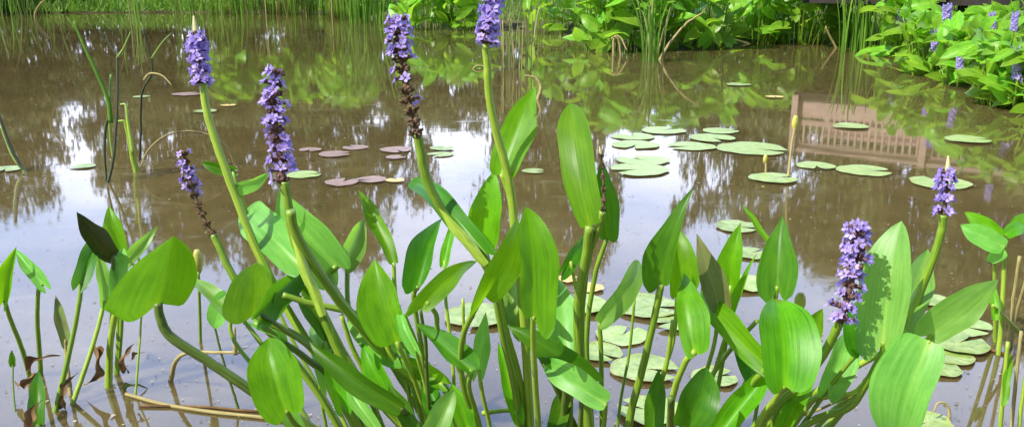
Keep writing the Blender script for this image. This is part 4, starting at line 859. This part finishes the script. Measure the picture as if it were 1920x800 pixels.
TR = [
(0, -320, 500, 330, 30, 'broad dark tree beyond the bank, farthest left'),
(1, -20, 230, 285, 30, 'dark tree mirrored in the pond at the left edge'),
(2, 215, 150, 312, 31, 'slender tree mirrored right of the bright sky gap at left'),
(0, 330, 260, 392, 30, 'leafy tree mirrored behind the first tall flower'),
(1, 480, 280, 430, 31, 'tall tree mirrored behind the second tall flower'),
(0, 640, 240, 420, 29, 'tall tree mirrored left of the spent brown spike'),
(2, 770, 150, 372, 31, 'slender tree mirrored behind the spent brown spike'),
(1, 985, 190, 452, 30, 'tall tree mirrored behind the fourth flower stem'),
(0, 1085, 170, 462, 29, 'tall tree mirrored behind the tallest spoon leaf'),
(2, 1318, 110, 404, 30, 'slender tree mirrored between the far lily pads'),
(1, 1425, 130, 384, 31, 'tree mirrored behind the yellow bud'),
(0, 1560, 260, 412, 30, 'broad tree mirrored beneath the bridge reflection'),
(1, 1740, 300, 438, 29, 'broad tree mirrored behind the rightmost spike'),
(0, 1930, 300, 475, 28, 'tall broad tree mirrored at the right edge'),
(1, 2250, 500, 480, 28, 'broad dark tree beyond the bank, farthest right'),
]
for a in TR: tree(a[0], a[1], a[2], a[3], a[4]+5, a[5])
# shrubs filling the foot of the wood
shr = tree_proto('shrub', 21, '', False); first = True
SHR = [(-250, 300, 200), (-60, 260, 215), (60, 150, 172), (170, 160, 165), (290, 200, 205), (420, 220, 215), (560, 230, 220), (700, 220, 205), (840, 200, 225), (960, 200, 215), (1090, 220, 235), (1220, 200, 190), (1350, 220, 215), (1480, 240, 225), (1640, 260, 235), (1800, 280, 250), (1980, 300, 260)]
SHN = ['left of the picture', 'at the far left edge', 'below the left sky gap', 'right of the left sky gap', 'behind the tuft of reeds', 'behind the left tall reeds', 'behind the dry reeds', 'behind the arching reeds', 'behind the fourth flower', 'behind the yellowing reeds', 'left of the bulrush', 'behind the bulrush', 'right of the bulrush', 'behind the dense leafy clumps', 'behind the bridge', 'behind the bridge railing', 'at the far right edge']
for (px, wpx, by), nm in zip(SHR, SHN):
    D = 31 + (px % 7)*.2; az = math.atan((px-960)/F_PX); o = shr if first else copy_tree(shr); first = False
    x, y = D*math.sin(az), D*math.cos(az); H = D*math.tan(PITCH + math.atan((by-400)/F_PX)) - CAM_H; wv = wpx/F_PX*D*1.15
    o.location = (x, y, ground_z(x, y)-.35); o.scale = (wv, wv*.7, H+.3); o.rotation_euler = (0, 0, px*2.3)
    tag(o, 'dark green shrub on the far bank ' + nm, 'shrub', 'shrubs along the far bank')

# undergrowth of the far wood, one tangled mass of leaves
ug = MB(); rr = random.Random(91)
for k in range(16000):
    az = rr.uniform(-.72, .75); r = rr.uniform(32.5, 36.5); hgt = 1.3 + .7*noise.noise((az*9, 2, 0)) + .5*noise.noise((az*31, 5, 0))
    p = Vector((r*math.sin(az), r*math.cos(az), .1 + rr.random()*max(.5, hgt))); n = Vector((rr.uniform(-1, 1), rr.uniform(-1, .3), rr.uniform(-.3, 1))).normalized()
    a = n.orthogonal().normalized(); b = n.cross(a); an = rr.uniform(0, 6.28); a, b = a*math.cos(an)+b*math.sin(an), b*math.cos(an)-a*math.sin(an); h = rr.uniform(.06, .14)
    ug.add([p - a*h, p + b*h*.6, p + a*h, p - b*h*.6], [(0, 1, 2, 3)])
tag(ug.build('undergrowth', M['treeleaf'], smooth=False), 'tangled dark undergrowth at the foot of the wood beyond the pond', 'undergrowth', kind='stuff')

# ------------------------------------------------------------------ light and sky
SUN = Vector((-.56, -.30, .78)).normalized()
el = math.asin(SUN.z); azs = math.atan2(SUN.x, SUN.y)
sd = bpy.data.lights.new('sun', 'SUN'); sd.energy = 4.9; sd.angle = R(.5); sd.color = (1, .96, .88)
so = bpy.data.objects.new('sun', sd); col.objects.link(so); so.rotation_euler = (-SUN).to_track_quat('-Z', 'Y').to_euler(); so.location = (-4, -4, 9)
wld = bpy.data.worlds.new('World'); scene.world = wld; wld.use_nodes = True
t = wld.node_tree; bg = t.nodes['Background']
sky = t.nodes.new('ShaderNodeTexSky'); sky.sky_type = 'NISHITA'; sky.sun_disc = False; sky.sun_elevation = el; sky.sun_rotation = azs
tc = t.nodes.new('ShaderNodeTexCoord')
sx = t.nodes.new('ShaderNodeSeparateXYZ'); t.links.new(tc.outputs['Generated'], sx.inputs[0])
def wm(op, a, b=None, clamp=False):
    m = t.nodes.new('ShaderNodeMath'); m.operation = op; m.use_clamp = clamp
    for i, q in enumerate((a, b)):
        if q is None: continue
        if isinstance(q, (int, float)): m.inputs[i].default_value = q
        else: t.links.new(q, m.inputs[i])
    return m.outputs[0]
zz = wm('ADD', wm('MAXIMUM', sx.outputs[2], 0), .16)
cb = t.nodes.new('ShaderNodeCombineXYZ'); t.links.new(wm('DIVIDE', sx.outputs[0], zz), cb.inputs[0]); t.links.new(wm('DIVIDE', sx.outputs[1], zz), cb.inputs[1]); cb.inputs[2].default_value = 3.7
nz = t.nodes.new('ShaderNodeTexNoise'); nz.inputs['Scale'].default_value = .9; nz.inputs['Detail'].default_value = 6; t.links.new(cb.outputs[0], nz.inputs['Vector'])
front = wm('MULTIPLY', wm('ADD', sx.outputs[1], .35), .55)
cm0 = wm('MULTIPLY', wm('ADD', wm('SUBTRACT', nz.outputs[0], .52), front), 2.6, True)
cm = wm('MULTIPLY', cm0, wm('SUBTRACT', 1.0, wm('MULTIPLY', wm('SUBTRACT', sx.outputs[2], .54), 3.2, True)))
nz2 = t.nodes.new('ShaderNodeTexNoise'); nz2.inputs['Scale'].default_value = 1.7; nz2.inputs['Detail'].default_value = 4; t.links.new(cb.outputs[0], nz2.inputs['Vector'])
rp = t.nodes.new('ShaderNodeValToRGB'); t.links.new(nz2.outputs[0], rp.inputs[0])
rp.color_ramp.elements[0].position = .32; rp.color_ramp.elements[0].color = (9, 11.5, 17.5, 1); rp.color_ramp.elements[1].position = .66; rp.color_ramp.elements[1].color = (18.5, 19.2, 23, 1)
mx = t.nodes.new('ShaderNodeMix'); mx.data_type = 'RGBA'; t.links.new(cm, mx.inputs[0]); t.links.new(sky.outputs[0], mx.inputs[6]); 
dim = t.nodes.new('ShaderNodeVectorMath'); dim.operation = 'MULTIPLY'; t.links.new(rp.outputs[0], dim.inputs[0])
hz = wm('MAXIMUM', wm('SUBTRACT', sx.outputs[2], .16), 0); tint = t.nodes.new('ShaderNodeCombineXYZ')
for i_, c_ in enumerate((1.75, 1.3, .45)): t.links.new(wm('MAXIMUM', wm('SUBTRACT', 1.14, wm('MULTIPLY', hz, c_)), .4), tint.inputs[i_])
t.links.new(tint.outputs[0], dim.inputs[1])
t.links.new(dim.outputs[0], mx.inputs[7])
t.links.new(mx.outputs[2], bg.inputs[0]); bg.inputs[1].default_value = .1

scene.render.engine = 'CYCLES'
scene.view_settings.view_transform = 'Standard'; scene.view_settings.look = 'None'; scene.view_settings.gamma = 1
scene.view_settings.exposure = .6
scene.cycles.max_bounces = 6; scene.cycles.transparent_max_bounces = 4
scene.render.resolution_x = 1024; scene.render.resolution_y = 426
